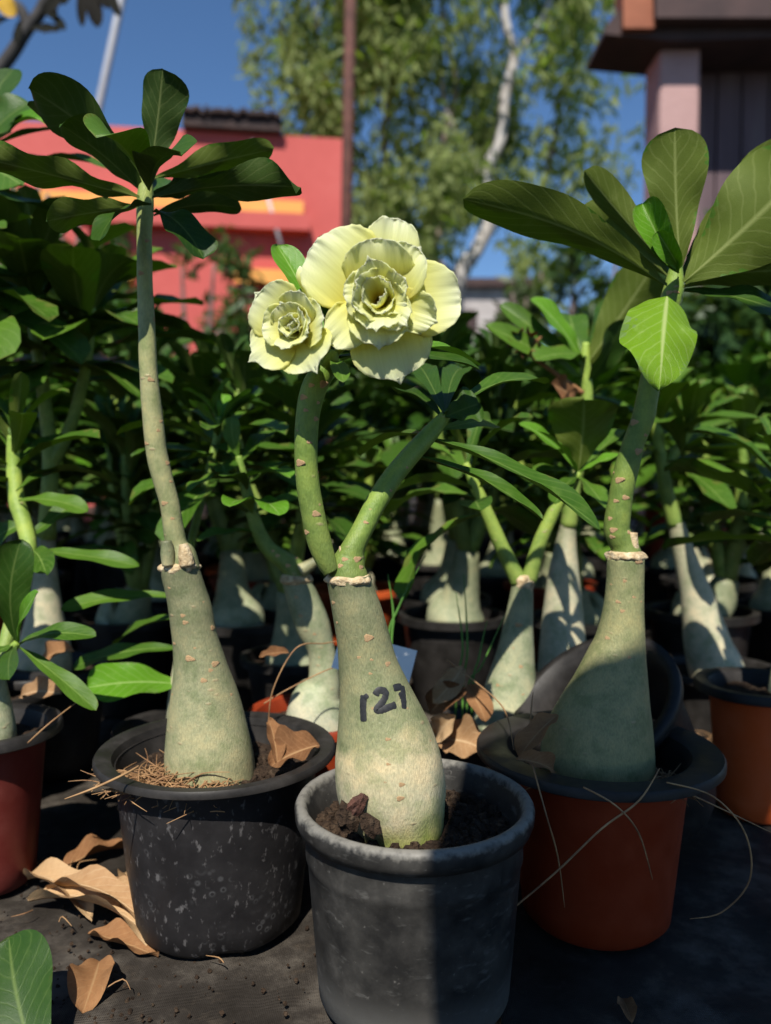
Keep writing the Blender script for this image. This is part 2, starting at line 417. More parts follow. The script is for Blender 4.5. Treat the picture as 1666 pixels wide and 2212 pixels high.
def scars_on(o, pxs, r=.0035):
    t = bvh_of(o)
    for x, y, *s in pxs:
        d = ray(x, y).normalized(); h = t.ray_cast(CAM, d)
        if h[0] is None:                       # on the silhouette: nearest point of the skin
            h = t.find_nearest(P(x, y, o['depth'])) 
        scar(o, h[0] - h[1] * r * .06, h[1], (s[0] if s else 1) * r * .88)
def pot(parent, c, Rr, hz, wall, foot, mat, rim_mat=None, soil_z=.017, lip=.009, lip_h=.010, seed=0, wob=None, round_lip=False, ridge=None):
    """c: centre on the ground; Rr rim radius; wall / foot: radii under the rim and at the foot"""
    M = Matrix.Translation(c)
    zb = hz - lip_h
    prof = [(foot * .9, .0), (foot, .006)]
    for i in range(1, 9):
        f = i / 9; r = foot + (wall - foot) * f; z = .006 + (zb - .006) * f; prof.append((r, z))
        if ridge and i == ridge: prof.append((r + .0012, z + .002)); prof.append((r + .0012, z + .005))
    prof.append((wall, zb - .0005))
    body = sharp(mesh('pot', *lathe(prof, 64, wob, caps=True)))
    o = link('pot', body, mat, parent, M)
    if round_lip:
        rp = [(wall - .001, zb - .004), (Rr - .002, zb - .003), (Rr, zb + .002), (Rr + .0004, hz - .004), (Rr - .0012, hz - .001), (Rr - .004, hz), (Rr - .0065, hz - .001), (Rr - .0085, hz - .005), (wall - .008, hz - .02), (wall - .012, hz - .045)]
    else:
        rp = [(wall - .002, zb - .001), (Rr - .003, zb), (Rr, zb + .0015), (Rr, hz - .002), (Rr - .0015, hz), (wall + .006, hz), (wall + .001, hz - .002), (wall - .003, hz - .012), (wall - .009, hz - .045)]
    link('rim', sharp(mesh('rim', *lathe(rp, 64))) if not round_lip else mesh('rim', *lathe(rp, 64)), rim_mat or mat, o)
    rs = wall - .0025; vs_, fs, uv = [], [], []   # soil: a lumpy disc
    rings = 9; seg = 36
    for i in range(rings + 1):
        for k in range(seg):
            a = 2 * math.pi * k / seg; r = rs * i / rings
            q = V((r * math.cos(a), r * math.sin(a), 0))
            z = hz - soil_z + .0045 * noise.noise((q + c) * 55 + V((seed, 0, 0))) + .002 * noise.noise((q + c) * 170)
            vs_.append(V((q.x, q.y, z))); uv.append((.5, .5))
    for i in range(rings):
        for k in range(seg):
            k2 = (k + 1) % seg; fs.append((i * seg + k, (i + 1) * seg + k, (i + 1) * seg + k2, i * seg + k2))
    s = link('soil', mesh('soil', vs_, fs, uv), M_SOIL, parent, M)
    return o

# ------------------------------------------------------------------ ground
def spaced(lo, hi, step, far):
    a = []; x = lo
    while x <= hi + 1e-6: a.append(x); x += step
    s = step; x = hi; right = []
    while x < far: s *= 1.6; x += s; right.append(x)
    s = step; x = lo; left = []
    while x > -far: s *= 1.6; x -= s; left.append(x)
    return left[::-1] + a + right
gx, gy = spaced(-.7, .7, .014, 400), spaced(.1, 1.5, .014, 400)
gv, gf = [], []
for j, y in enumerate(gy):
    for i, x in enumerate(gx):
        near = max(0, 1 - max(abs(x) - .5, abs(y - .8) - .5, 0) / .4)
        q = V((x, y, 0))
        z = near * (.0055 * noise.noise(q * 9) + .003 * noise.noise(q * 27) + .0014 * noise.noise(q * 70)) - .003 * near
        gv.append((x, y, z))
for j in range(len(gy) - 1):
    for i in range(len(gx) - 1):
        a = j * len(gx) + i; gf.append((a, a + 1, a + 1 + len(gx), a + len(gx)))
def ground_mat():
    m, nt, b = newmat('weed_mat_ground')
    tc = nd(nt, 'ShaderNodeTexCoord')
    n1 = noise_tex(nt, 7, 8, rough=.7); n2 = noise_tex(nt, 60, 5)
    c = ramp(nt, n1, [(.36, (.016, .0125, .009)), (.52, (.042, .035, .028)), (.64, (.13, .112, .09))])
    c = mix(nt, ramp(nt, n2, [(.58, (0, 0, 0)), (.72, (.6, .6, .6))]), c, (.09, .07, .05))
    wv = nd(nt, 'ShaderNodeTexWave', i_Scale=260.0, i_Distortion=.6); nt.links.new(tc.outputs['Object'], wv.inputs[0])
    wv2 = nd(nt, 'ShaderNodeTexWave', i_Scale=260.0, i_Distortion=.6, bands_direction='Y'); nt.links.new(tc.outputs['Object'], wv2.inputs[0])
    weave = math_(nt, 'MULTIPLY', wv.outputs['Fac'], wv2.outputs['Fac'])
    c = mix(nt, .35, c, ramp(nt, weave, [(0, (.6, .6, .6)), (1, (1.3, 1.3, 1.3))]), 'MULTIPLY')
    nt.links.new(c, b.inputs['Base Color']); b.inputs['Roughness'].default_value = .75; b.inputs['Specular IOR Level'].default_value = .15
    bump(nt, b, math_(nt, 'ADD', math_(nt, 'MULTIPLY', n2, 1.0), math_(nt, 'MULTIPLY', weave, .25)), .8, .004); return m
link('ground', mesh('ground', gv, gf), ground_mat(), kind='structure')

# ------------------------------------------------------------------ red building
M_RED = simple('red_paint', [(.3, (.44, .07, .058)), (.6, (.51, .09, .075)), (.8, (.55, .12, .10))], 1.6, .7, .2, .01, 12)
M_ORG = simple('orange_paint', [(.3, (.72, .30, .06)), (.7, (.80, .37, .09))], 2, .7, .1, .01, 12)
M_TILE = simple('roof_tile_dark', [(.3, (.02, .012, .012)), (.7, (.06, .035, .03))], 5, .8, .5, .02)
M_PIPE = simple('pipe_white', [(.3, (.55, .52, .52)), (.7, (.7, .68, .68))], 5, .5, 0)
BR, BL = P(742, 300, 8.0), P(-500, 300, 7.3)
wd_ = V((BL.x - BR.x, BL.y - BR.y, 0)); wd_.normalize(); wn_ = V((wd_.y, -wd_.x, 0))
if wn_.y > 0: wn_ = -wn_
BR0 = V((BR.x, BR.y, 0)); zt = BR.z
bld = thing('red_building', 'red painted flat roofed building with orange ledges and dark roof tiles', 'building', BR0)
mb = MB(); mb.box(BR0, wd_ * 9, -wn_ * 4, V((0, 0, zt))); link('wall', mb.build(), M_RED, bld)
def on_wall(x, y): return PP(x, y, BR0, wn_)
def band(name, x0, x1, y0, y1, out, mat, par=bld):
    a = on_wall(x1, y1); z0 = a.z; z1 = on_wall(x1, y0).z
    ln = (on_wall(x0, y1) - a); ln.z = 0
    mb = MB(); mb.box(V((a.x, a.y, z0)) - wn_ * .05, wd_ * ln.length, wn_ * (out + .05), V((0, 0, z1 - z0)))
    return link(name, mb.build(), mat, par)
band('orange_ledge', 40, 655, 442, 468, .10, M_ORG)
band('canopy_slab', 165, 668, 474, 508, .17, M_RED)
band('orange_ledge', -300, 130, 446, 470, .10, M_ORG)
band('orange_sill', 248, 292, 592, 620, .12, M_ORG)
band('orange_sill', 508, 700, 592, 622, .12, M_ORG)
band('pilaster', 160, 205, 505, 760, .2, M_RED)
a, b_ = on_wall(545, 305) + wn_ * .022, on_wall(612, 560) + wn_ * .19
link('down_pipe', tube([a, a.lerp(b_, .5), b_], [.017] * 3, seg=10, sub=1), M_PIPE, bld)
rt = MB()
for k in range(26):                                # tiles laid along the parapet
    x0 = 396 + (608 - 396) * k / 26; p = on_wall(x0, 285 + 6 * k / 26)
    t_ = V((p.x, p.y, zt + .004)) + wn_ * .1
    zz = .12 + .05 * noise.noise(V((k * .9, 3, 1)))
    rt = MB(); rt.box(t_, -wd_ * .043, -wn_ * .5, V((0, 0, zz)));  rt.box(t_ + V((0, 0, zz)) + wn_ * .05, -wd_ * .036, -wn_ * .45, V((0, 0, .035)))
    link('roof_tile', rt.build(), M_TILE, bld)

# brown pole and leaning grey pole
M_BROWN = simple('rusty_steel', [(.3, (.06, .022, .016)), (.7, (.13, .05, .035))], 14, .8, .3, .003)
M_GREY = simple('grey_steel', [(.3, (.20, .22, .25)), (.7, (.30, .32, .36))], 9, .5, .1)
def pole(name, label, x0, y0, x1, y1, Y, wpx, mat, ztop):
    a = P(x0, y0, Y); b_ = P(x1, y1, Y); d = (a - b_)
    base = b_ - d * (b_.z / d.z); top = b_ + d * ((ztop - b_.z) / d.z); r = wpx / 2 * mpp(b_)
    base.z = 0; fl = base + V((0, 0, .02))
    mb = MB(); mb.tube([base, base.lerp(top, .5), top], [r] * 3, seg=12, sub=1)
    mb.tube([base, base + V((0, 0, .03)), fl + V((0, 0, .03)), fl + V((0, 0, .031))], [r * 2.6, r * 2.6, r * 2.4, r], seg=12, sub=1)
    return tag(link(name, mb.build(True), mat), label, 'pole')
pole('steel_pole', 'tall brown rusty pole standing at the corner of the red building', 757, 0, 749, 460, 6.5, 24, M_BROWN, 5.2)
pole('grey_pole', 'slim grey leaning pole rising above the roof of the red building', 262, 0, 222, 190, 12.5, 17, M_GREY, 10.5)

# ------------------------------------------------------------------ pink house on the right
M_PINK = simple('mauve_plaster', [(.3, (.34, .20, .185)), (.6, (.42, .26, .24)), (.8, (.46, .32, .29))], 3, .8, .25, .01, 25)
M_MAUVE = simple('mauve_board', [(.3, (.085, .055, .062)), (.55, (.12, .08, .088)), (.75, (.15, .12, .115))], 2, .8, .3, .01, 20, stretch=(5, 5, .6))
M_EAVE = simple('eave_dark', [(.3, (.035, .022, .022)), (.7, (.07, .04, .036))], 4, .8, .3, .01)
M_TERRA = simple('eave_terracotta', [(.3, (.22, .07, .035)), (.7, (.32, .11, .055))], 5, .8, .3, .01)
HY = 4.6
pl, pr = P(1424, 300, HY), P(1512, 300, HY)
house = thing('pink_house', 'mauve pink house with square pillar under a dark overhanging eave', 'house', V((pl.x, HY, 0)))
mb = MB(); mb.box(V((pl.x, HY, 0)), V((pr.x - pl.x, 0, 0)), V((0, .28, 0)), V((0, 0, 3.3)))
po = link('pillar', mb.build(), M_PINK, house)
mod = po.modifiers.new('bevel', 'BEVEL'); mod.width = .025; mod.segments = 2
mb = MB(); mb.box(V((pr.x - .05, HY + .32, 0)), V((3.2, 0, 0)), V((0, .3, 0)), V((0, 0, 3.4))); link('wall', mb.build(), M_MAUVE, house)
xw = pr.x + .06; rnd = random.Random(4)
while xw < pr.x + 1.4:
    ww = rnd.uniform(.13, .17); mb = MB(); mb.box(V((xw, HY + .285, .0)), V((ww, 0, 0)), V((0, .03, 0)), V((0, 0, 3.35)))
    link('wall_board', mb.build(), M_MAUVE, house); xw += ww + .014
def extrude_xz(pts, y0, y1):
    n = len(pts); v = [V((p.x, y0, p.z)) for p in pts] + [V((p.x, y1, p.z)) for p in pts]
    f = [tuple(range(n)), tuple(range(2 * n - 1, n - 1, -1))] + [((i + 1) % n, i, n + i, n + (i + 1) % n) for i in range(n)]
    return mesh('eave', v, f, None, False)
ev = [P(x, y, 4.9) for x, y in ((1266, 152), (1268, 138), (1288, 112), (1312, 84), (1330, 58), (1400, 40), (1900, 40), (1900, 150), (1400, 165))]
link('eave', extrude_xz(ev, 4.5, 4.9), M_EAVE, house)
rf = [P(x, y, 4.6) for x, y in ((1330, 92), (1328, -30), (1352, -60), (1420, -70), (1900, -70), (1900, 40), (1420, 40), (1396, 92))]
link('roof_fascia', extrude_xz(rf, 4.45, 4.6), M_TERRA, house)
rf = [P(x, y, 4.5) for x, y in ((1405, 60), (1400, -90), (1390, -200), (2000, -260), (2000, 60))]
link('roof', extrude_xz(rf, 4.4, 4.5), M_EAVE, house)

# ------------------------------------------------------------------ eucalyptus and far greenery
M_EUC = leaf_mat('eucalyptus_leaf', (.10, .14, .04), (.20, .235, .075), (.2, .23, .08), rough=.6, trans=.35, spec=.2)
M_BARK = simple('eucalyptus_bark', [(.3, (.30, .27, .25)), (.6, (.46, .43, .40)), (.8, (.55, .52, .49))], 3, .8, .3, .02, 10)
M_BARKD = simple('brown_bark', [(.3, (.09, .065, .055)), (.7, (.20, .15, .13))], 5, .85, .4, .02)
def leaf_cloud(mb, rnd, c, n, rx, rz, ln, wd, droop=.7):
    for _ in range(n):
        while True:
            q = V((rnd.uniform(-1, 1), rnd.uniform(-1, 1), rnd.uniform(-1, 1)))
            if q.length < 1: break
        p = c + V((q.x * rx, q.y * rx, q.z * rz))
        d = V((rnd.gauss(0, .6), rnd.gauss(0, .6), rnd.gauss(-droop, .5))).normalized()
        s = d.cross(V((rnd.gauss(0, 1), rnd.gauss(0, 1), rnd.gauss(0, 1)))).normalized()
        l = ln * rnd.uniform(.6, 1.3); w_ = wd * rnd.uniform(.7, 1.2) / 2
        mb.add([p, p + d * l * .45 + s * w_, p + d * l, p + d * l * .45 - s * w_], [(0, 1, 2, 3)], [(.5, 0), (1, .5), (.5, 1), (0, .5)])
rnd = random.Random(11)
TY = 13.0
base = P(985, 640, TY); base.z = 0
tree = thing('eucalyptus_tree', 'tall eucalyptus tree with crooked pale trunk and hanging green foliage', 'tree', base)
def limb(pts, name, mat, Y=TY, ground=None, par=tree):
    path = [P(x, y, Y) for x, y, _ in pts]; rad = [wd / 2 * mpp(p) for (_, _, wd), p in zip(pts, path)]
    if ground is not None: path.insert(0, V((ground.x, ground.y, -.1))); rad.insert(0, rad[0] * 1.25)
    return link(name, tube(path, rad, seg=10, sub=5, lump=.12, lscale=2), mat, par)
limb([(985, 640, 36), (1030, 540, 30), (1062, 470, 28), (1052, 370, 25), (1082, 300, 25), (1090, 210, 23), (1112, 120, 21), (1092, 40, 18), (1085, -120, 18), (1110, -420, 10)], 'trunk', M_BARK, ground=base)
limb([(1056, 400, 20), (1010, 320, 14), (965, 240, 10), (950, 120, 7)], 'limb', M_BARK)
limb([(1060, 460, 20), (1140, 450, 18), (1180, 380, 16), (1200, 290, 12), (1210, 200, 8)], 'limb', M_BARKD)
limb([(1000, 620, 24), (900, 520, 20), (850, 420, 18), (830, 300, 14), (850, 160, 11), (840, 0, 8), (800, -200, 5)], 'limb', M_BARKD)
limb([(870, 460, 16), (780, 380, 12), (720, 260, 9), (690, 120, 6), (680, -60, 4)], 'limb', M_BARKD)
limb([(1105, 130, 14), (1160, 60, 10), (1200, -40, 7), (1230, -180, 5)], 'limb', M_BARK)
limb([(930, 560, 18), (965, 440, 15), (950, 340, 12), (985, 200, 9), (960, 60, 7), (940, -150, 5)], 'limb', M_BARKD)
crown = MB()
def crown_clump(x, y, Y, n, s=1.0):
    c = P(x, y, Y)
    for k in range(6):                             # a clump is several hanging tassels
        cc = c + V((rnd.gauss(0, .42 * s), rnd.gauss(0, .42 * s), rnd.gauss(0, .3 * s)))
        leaf_cloud(crown, rnd, cc, n, .22 * s, .48 * s, .24, .075, .9)
for _ in range(480):
    y = rnd.uniform(-700, 560)
    lo, hi = 612, 1262
    if y > 140: lo = 640 + (y - 140) * .30; hi = 1262 - max(0, y - 200) * .1
    if 150 < y < 330 and rnd.random() < .5: hi = 1180
    x = rnd.uniform(lo, hi)
    dens = noise.noise(V((x * .0065, y * .0048, 2.2)))
    if dens < -.06 and rnd.random() < .9: continue
    if y > 220 and rnd.random() < .2: continue
    tx = 1095 if y < 320 else 1095 - (y - 320) * .30
    front = abs(x - tx) > 70 and rnd.random() < .5
    crown_clump(x, y, TY + (rnd.uniform(-1.8, .5) if front else rnd.uniform(.6, 2.4)), 22, rnd.uniform(.6, 1.1))
for x, y in ((610, 60), (620, 150), (640, 190), (660, 250), (1280, 190), (1300, 330), (1270, 360), (1250, 400), (1230, 310), (600, 20), (1130, 560), (700, 200), (700, 90)):
    crown_clump(x, y, TY + rnd.uniform(-.8, .8), 15, .7)
link('crown', crown.build(), M_EUC, tree, kind='stuff')
M_SHRUB = leaf_mat('shrub_leaf', (.015, .04, .010), (.04, .085, .02), (.06, .1, .03), trans=.15)
M_OLIVE = leaf_mat('olive_shrub_leaf', (.03, .05, .015), (.06, .09, .03), (.08, .1, .04), trans=.15)
def bush(label, x, ytop, Y, wpx, seed, mat, stems=7, n=900, ln=.14, wd=.05, group='shrubs beyond the rows of pots'):
    rnd = random.Random(seed); c = P(x, ytop, Y); g = V((c.x, Y, 0)); rx = wpx / 2 * mpp(c); h = c.z
    t = thing('garden_shrub', label, 'shrub', g, group)
    mb = MB(); lf = MB(); tips = []
    for k in range(stems):
        a = rnd.uniform(0, 6.28); r = rx * rnd.uniform(.2, .9)
        e = g + V((math.cos(a) * r, math.sin(a) * r * .7, h * rnd.uniform(.55, .92)))
        m_ = g.lerp(e, .5) + V((rnd.gauss(0, .12 * rx), 0, h * .08))
        rr = .02 * h / 1.2
        mb.tube([g + V((rnd.gauss(0, .05), rnd.gauss(0, .05), -.02)), m_, e], [rr, rr * .7, rr * .3], seg=6, sub=4)
        tips += [e, m_.lerp(e, .5), m_, g.lerp(m_, .6)]
    link('branches', mb.build(True), M_BARKD, t)
    for k in range(26):
        b_ = rnd.choice(tips) + V((rnd.gauss(0, rx * .22), rnd.gauss(0, rx * .22), rnd.gauss(0, h * .08)))
        b_.z = max(.1, min(b_.z, h * .97)); leaf_cloud(lf, rnd, b_, n // 26, rx * .22, h * .10, ln, wd, .2)
    link('foliage', lf.build(), mat, t, kind='stuff'); return t
for i, (x, yt, Y, wp, mt) in enumerate(((1210, 470, 7.5, 280, M_SHRUB), (1120, 545, 7.0, 160, M_OLIVE), (1330, 490, 6.5, 240, M_SHRUB), (1480, 470, 4.3, 330, M_SHRUB), (1640, 430, 4.2, 330, M_SHRUB))):
    bush('dark green leafy shrub growing below the pink house and eucalyptus', x, yt, Y, wp, 40 + i, mt, n=2600)
for i, (x, yt, Y, wp) in enumerate(((60, 440, 5.2, 300), (250, 490, 5.6, 260), (430, 520, 6.2, 240), (560, 545, 6.4, 220), (690, 570, 6.0, 220), (850, 640, 6.2, 240), (980, 665, 6.8, 200))):
    bush('dark leafy shrub growing along the foot of the red building', x, yt, Y, wp, 60 + i, M_SHRUB, n=1100)
# lone twiggy shrub in front of the red wall
bush('twiggy dark shrub with thin branches before the red wall', 110, 300, 4.2, 330, 90, M_SHRUB, 16, 1500, .10, .045, None)
# frangipani reaching in at the top left
ft = V((P(-330, 500, 2.9).x, 2.9, 0))
fr = thing('frangipani_tree', 'dark frangipani branch with drooping leaves against the blue sky', 'tree', ft)
M_FB = simple('frangipani_bark', [(.3, (.02, .018, .018)), (.7, (.05, .045, .042))], 20, .8, .3)
pth = [ft, P(-300, 420, 2.9), P(-150, 330, 2.9), P(0, 150, 2.9), P(60, 62, 2.9), P(92, 15, 2.9), P(130, -90, 2.9)]
link('trunk', tube(pth, [.05, .045, .035, .024, .022, .02, .018], seg=10, sub=5, lump=.1, lscale=12), M_FB, fr)
for pts in ([(60, 62), (45, 20), (10, 0), (-60, -40)], [(92, 15), (160, -30), (190, -60)], [(-150, 330), (-120, 160), (-60, -40)]):
    link('limb', tube([P(x, y, 2.9) for x, y in pts], [.018] * (len(pts) - 1) + [.012], seg=8, sub=4), M_FB, fr)
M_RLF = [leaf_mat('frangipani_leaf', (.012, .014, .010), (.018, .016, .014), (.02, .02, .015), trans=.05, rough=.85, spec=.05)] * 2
M_YLF = [leaf_mat('yellow_leaf', (.65, .36, .05), (.7, .42, .06), (.7, .5, .12), trans=.4, rough=.7, spec=.1)] * 2
for r, t, wp in (((185, -70), (212, 60), 34), ((180, -70), (178, 58), 20), ((190, -70), (258, 38), 24), ((160, -50), (135, 10), 22), ((190, -80), (232, 20), 26), ((60, 62), (130, 66), 26), ((45, 40), (35, 95), 16), ((95, 20), (140, 66), 20), ((90, 10), (118, 40), 30), ((170, -40), (95, 30), 30), ((20, 40), (-50, 60), 30)):
    leaf(fr, r, 2.9, t, 2.9 - .05, wp, V((.3, -1, .2)), M_RLF)
leaf(fr, (-10, -50), 2.9, (30, 38), 2.86, 36, V((.1, -1, .1)), M_YLF)
# pale far house glimpsed under the eucalyptus
M_FARW = simple('far_plaster', [(.3, (.30, .27, .26)), (.7, (.48, .44, .42))], 1.5, .8, .2)
fp = P(1045, 622, 26); fh = thing('far_house', 'small pale grey house glimpsed low between trunk and shrubs', 'house', V((fp.x, 26, 0)))
mb = MB(); mb.box(V((fp.x - 1.6, 26, 0)), V((3.2, 0, 0)), V((0, 3, 0)), V((0, 0, fp.z))); link('wall', mb.build(), M_FARW, fh)
mb = MB(); mb.box(V((fp.x - 1.9, 25.7, fp.z + .002)), V((3.8, 0, 0)), V((0, 3.6, 0)), V((0, 0, .25))); link('roof', mb.build(), M_EAVE, fh)
for k in (-.9, .4):
    mb = MB(); mb.box(V((fp.x + k, 25.96, fp.z - 1.7)), V((.7, 0, 0)), V((0, .05, 0)), V((0, 0, 1.0))); link('window', mb.build(), M_EAVE, fh)

# ------------------------------------------------------------------ rows of desert roses behind
def row_plant(seed, h, nbr, pmat, cmat, lmats, nleaf, L, wr, joined=False, mode=0):
    """one plant at the origin, in its pot; returns the Empty"""
    rnd = random.Random(seed)
    t = bpy.data.objects.new('potted_desert_rose', None); COL.objects.link(t); t.empty_display_size = .03
    R_ = rnd.uniform(.072, .085)
    pz = .125
    prof = [(R_ * .66, 0), (R_ * .70, .006), (R_ * .86, pz - .012), (R_, pz - .010), (R_, pz), (R_ * .88, pz), (R_ * .84, pz - .03)]
    p = link('pot', sharp(mesh('pot', *lathe(prof, 28, caps=True))), pmat, t, local=True)
    vs_, fs, uv = lathe([(.001, pz - .014), (R_ * .5, pz - .012), (R_ * .85, pz - .015)], 20)
    link('soil', mesh('soil', vs_, [f[::-1] for f in fs], uv), M_SOIL, t, local=True)
    lean = V((rnd.gauss(0, .02), rnd.gauss(0, .02), 0)); hc = h * rnd.uniform(.40, .52); rb = rnd.uniform(.028, .042)
    z0 = pz - .03
    path = [V((0, 0, z0)), V((0, 0, z0 + .03)) + lean * .2, V((0, 0, z0 + (hc - z0) * .5)) + lean * .6, V((0, 0, hc)) + lean]
    link('caudex', tube(path, [rb * .9, rb, rb * .62, rb * .38], seg=16, sub=4, lump=.12, lscale=30, seed=seed), cmat, t, local=True)
    top = path[-1]
    for b_ in range(nbr):
        a = rnd.uniform(0, 6.28) + b_ * 6.28 / nbr; sp_ = (.05 if nbr > 1 else .02) * rnd.uniform(.5, 1.5)
        e = top + V((math.cos(a) * sp_, math.sin(a) * sp_, (h - hc) * rnd.uniform(.75, 1.0)))
        mid = top.lerp(e, .5) + V((math.cos(a), math.sin(a), 0)) * .012
        link('stem', tube([top - V((0, 0, .008)), mid, e], [rb * .30, .0075, .006], seg=10, sub=4, lump=.06, lscale=60), ST_Y if b_ % 2 else ST_G, t, local=True)
        ax = (e - mid).normalized()
        lv = whorl(t, e, ax, nleaf, L * rnd.uniform(.85, 1.15), wr, lmats if rnd.random() < .8 else YOUNG, rnd.randrange(10 ** 6), (12, 105), min(.15, (e - mid).length * 1.8), local=True, nu=8, nv=2)
        if joined:
            J = MB()
            for o in lv:
                Mx = o.matrix_basis
                J.add([Mx @ v.co for v in o.data.vertices], [tuple(q.vertices) for q in o.data.polygons], [(.3, .5)] * len(o.data.vertices))
                bpy.data.objects.remove(o)
            link('foliage', J.build(True), lmats[0], t, kind='stuff', local=True)
    return t
def put(t, x, y, rz, s, label, group):
    t.location = (x, y, 0); t.rotation_euler = (0, 0, rz); t.scale = (s, s, s)
    return tag(t, label, 'potted plant', group)
rnd = random.Random(5)
protos = [row_plant(200 + i, h, nb, pm, cm, lm, nl, L, wr) for i, (h, nb, pm, cm, lm, nl, L, wr) in enumerate((
    (.40, 3, POT_B, CX_G, LEAF, 26, .10, .28), (.46, 3, POT_B, CX_G, LEAF, 28, .11, .28), (.36, 4, POT_O, CX_P, LEAF, 22, .09, .32),
    (.50, 3, POT_B, CX_G, DEEP, 28, .115, .28), (.43, 3, POT_R, CX_G, LEAF, 26, .105, .26), (.38, 3, POT_B, CX_P, LEAF, 22, .09, .34)))]
KINDS = ['narrow leaved desert rose with three stems in black pot in the rows behind', 'desert rose with three long shoots and grey green trunk in the rows behind', 'short bushy desert rose with four stems in an orange pot in the rows',
         'tall dark leaved desert rose rising above its neighbours in the rows', 'slim leaved desert rose in a terracotta pot in the rows behind', 'broad leaved low desert rose in black pot in the rows behind']
fars = [row_plant(300 + i, h, 3, POT_B, CX_G, lm, 24, .13, .33, True) for i, (h, lm) in enumerate(((.5, LEAF), (.56, DEEP), (.47, LEAF)))]
# spots kept free for the plants built one by one below (x, y)
taken = [(-.127, .607), (.018, .515), (.16, .61)]
built = {}
def spot_ok(x, y, d=.155): return all((x - a) ** 2 + (y - b) ** 2 > d * d for a, b in taken)
# ------------------------------------------------------------------ plants built one by one
def ring(parent, y, l, r, hpx, Y, mat=None, tilt=0):
    a, b_ = P((l + r) / 2, y + hpx / 2, Y), P((l + r) / 2 + tilt, y - hpx / 2, Y); rr = (r - l) / 2 * mpp(a)
    me = tube([a, a.lerp(b_, .25), a.lerp(b_, .5), a.lerp(b_, .8), b_], [rr * .95, rr * 1.02, rr * 1.03, rr * .96, rr * .8], seg=40, sub=4, lump=.20, lscale=210)
    return link('graft_ring', me, mat or M_RING, parent)
def ground_of(x, y, Y): p = P(x, y, Y); return V((p.x, p.y, 0))
GB = 'desert roses in crowded rows behind the front pots'

# --- B: tall plant in the spotted black pot
YB = .607; cB = ground_of(470, 1613, YB)
B = thing('potted_desert_rose', 'tall single stemmed desert rose in black pot flecked with dried water drops', 'potted plant', cB)
def wobB(a, z):
    s = max(0, 1 - z / .045); return -.09 * s * max(0, math.sin(4 * a + .6)) ** 2 + .004 * math.sin(3 * a + 1)
pot(B, cB, .0905, .1335, .0765, .064, POT_K, POT_B, .021, lip_h=.0065, seed=3, wob=wobB)
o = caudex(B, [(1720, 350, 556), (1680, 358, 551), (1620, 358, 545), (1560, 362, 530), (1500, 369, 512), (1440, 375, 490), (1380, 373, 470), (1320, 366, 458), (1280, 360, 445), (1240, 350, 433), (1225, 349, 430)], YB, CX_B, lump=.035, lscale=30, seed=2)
o['depth'] = YB
scars_on(o, [(410, 1423, 1.5), (465, 1434, 1.3), (460, 1356, 1.2), (376, 1390, .8), (400, 1345, .9), (440, 1470, 1.0), (372, 1500, .6), (420, 1400, .5), (500, 1500, .6), (395, 1330, .8), (365, 1270, .6), (440, 1300, .5), (455, 1448, .8)])
ring(B, 1224, 348, 430, 20, YB)
o, *_ = stem(B, [(395, 1228, 74), (392, 1200, 62), (382, 1180, 48), (376, 1150, 44), (366, 1085, 42), (343, 1000, 45), (330, 900, 43), (321, 800, 38), (317, 700, 36), (313, 600, 33), (312, 510, 32), (314, 440, 36), (316, 380, 26), (318, 330, 14)], YB, ST_B, seg=20, lump=.05)
o['depth'] = YB
scars_on(o, [(316, 958, .9), (362, 1000, .8), (304, 590, .8), (326, 820, .9), (350, 880, .6), (336, 690, .7), (299, 705, .6), (355, 1087, .9), (370, 1040, .7), (343, 930, .6), (348, 910, .7), (372, 1120, .6), (301, 640, .5), (327, 640, .5), (318, 520, .7)], .0040)
stem(B, [(364, 1222, 26), (362, 1195, 30), (360, 1168, 22)], YB - .012, CX_B, 'cut_stub')
stem(B, [(404, 1222, 34), (400, 1195, 30), (396, 1175, 18)], YB - .010, M_RING, 'cut_stub')
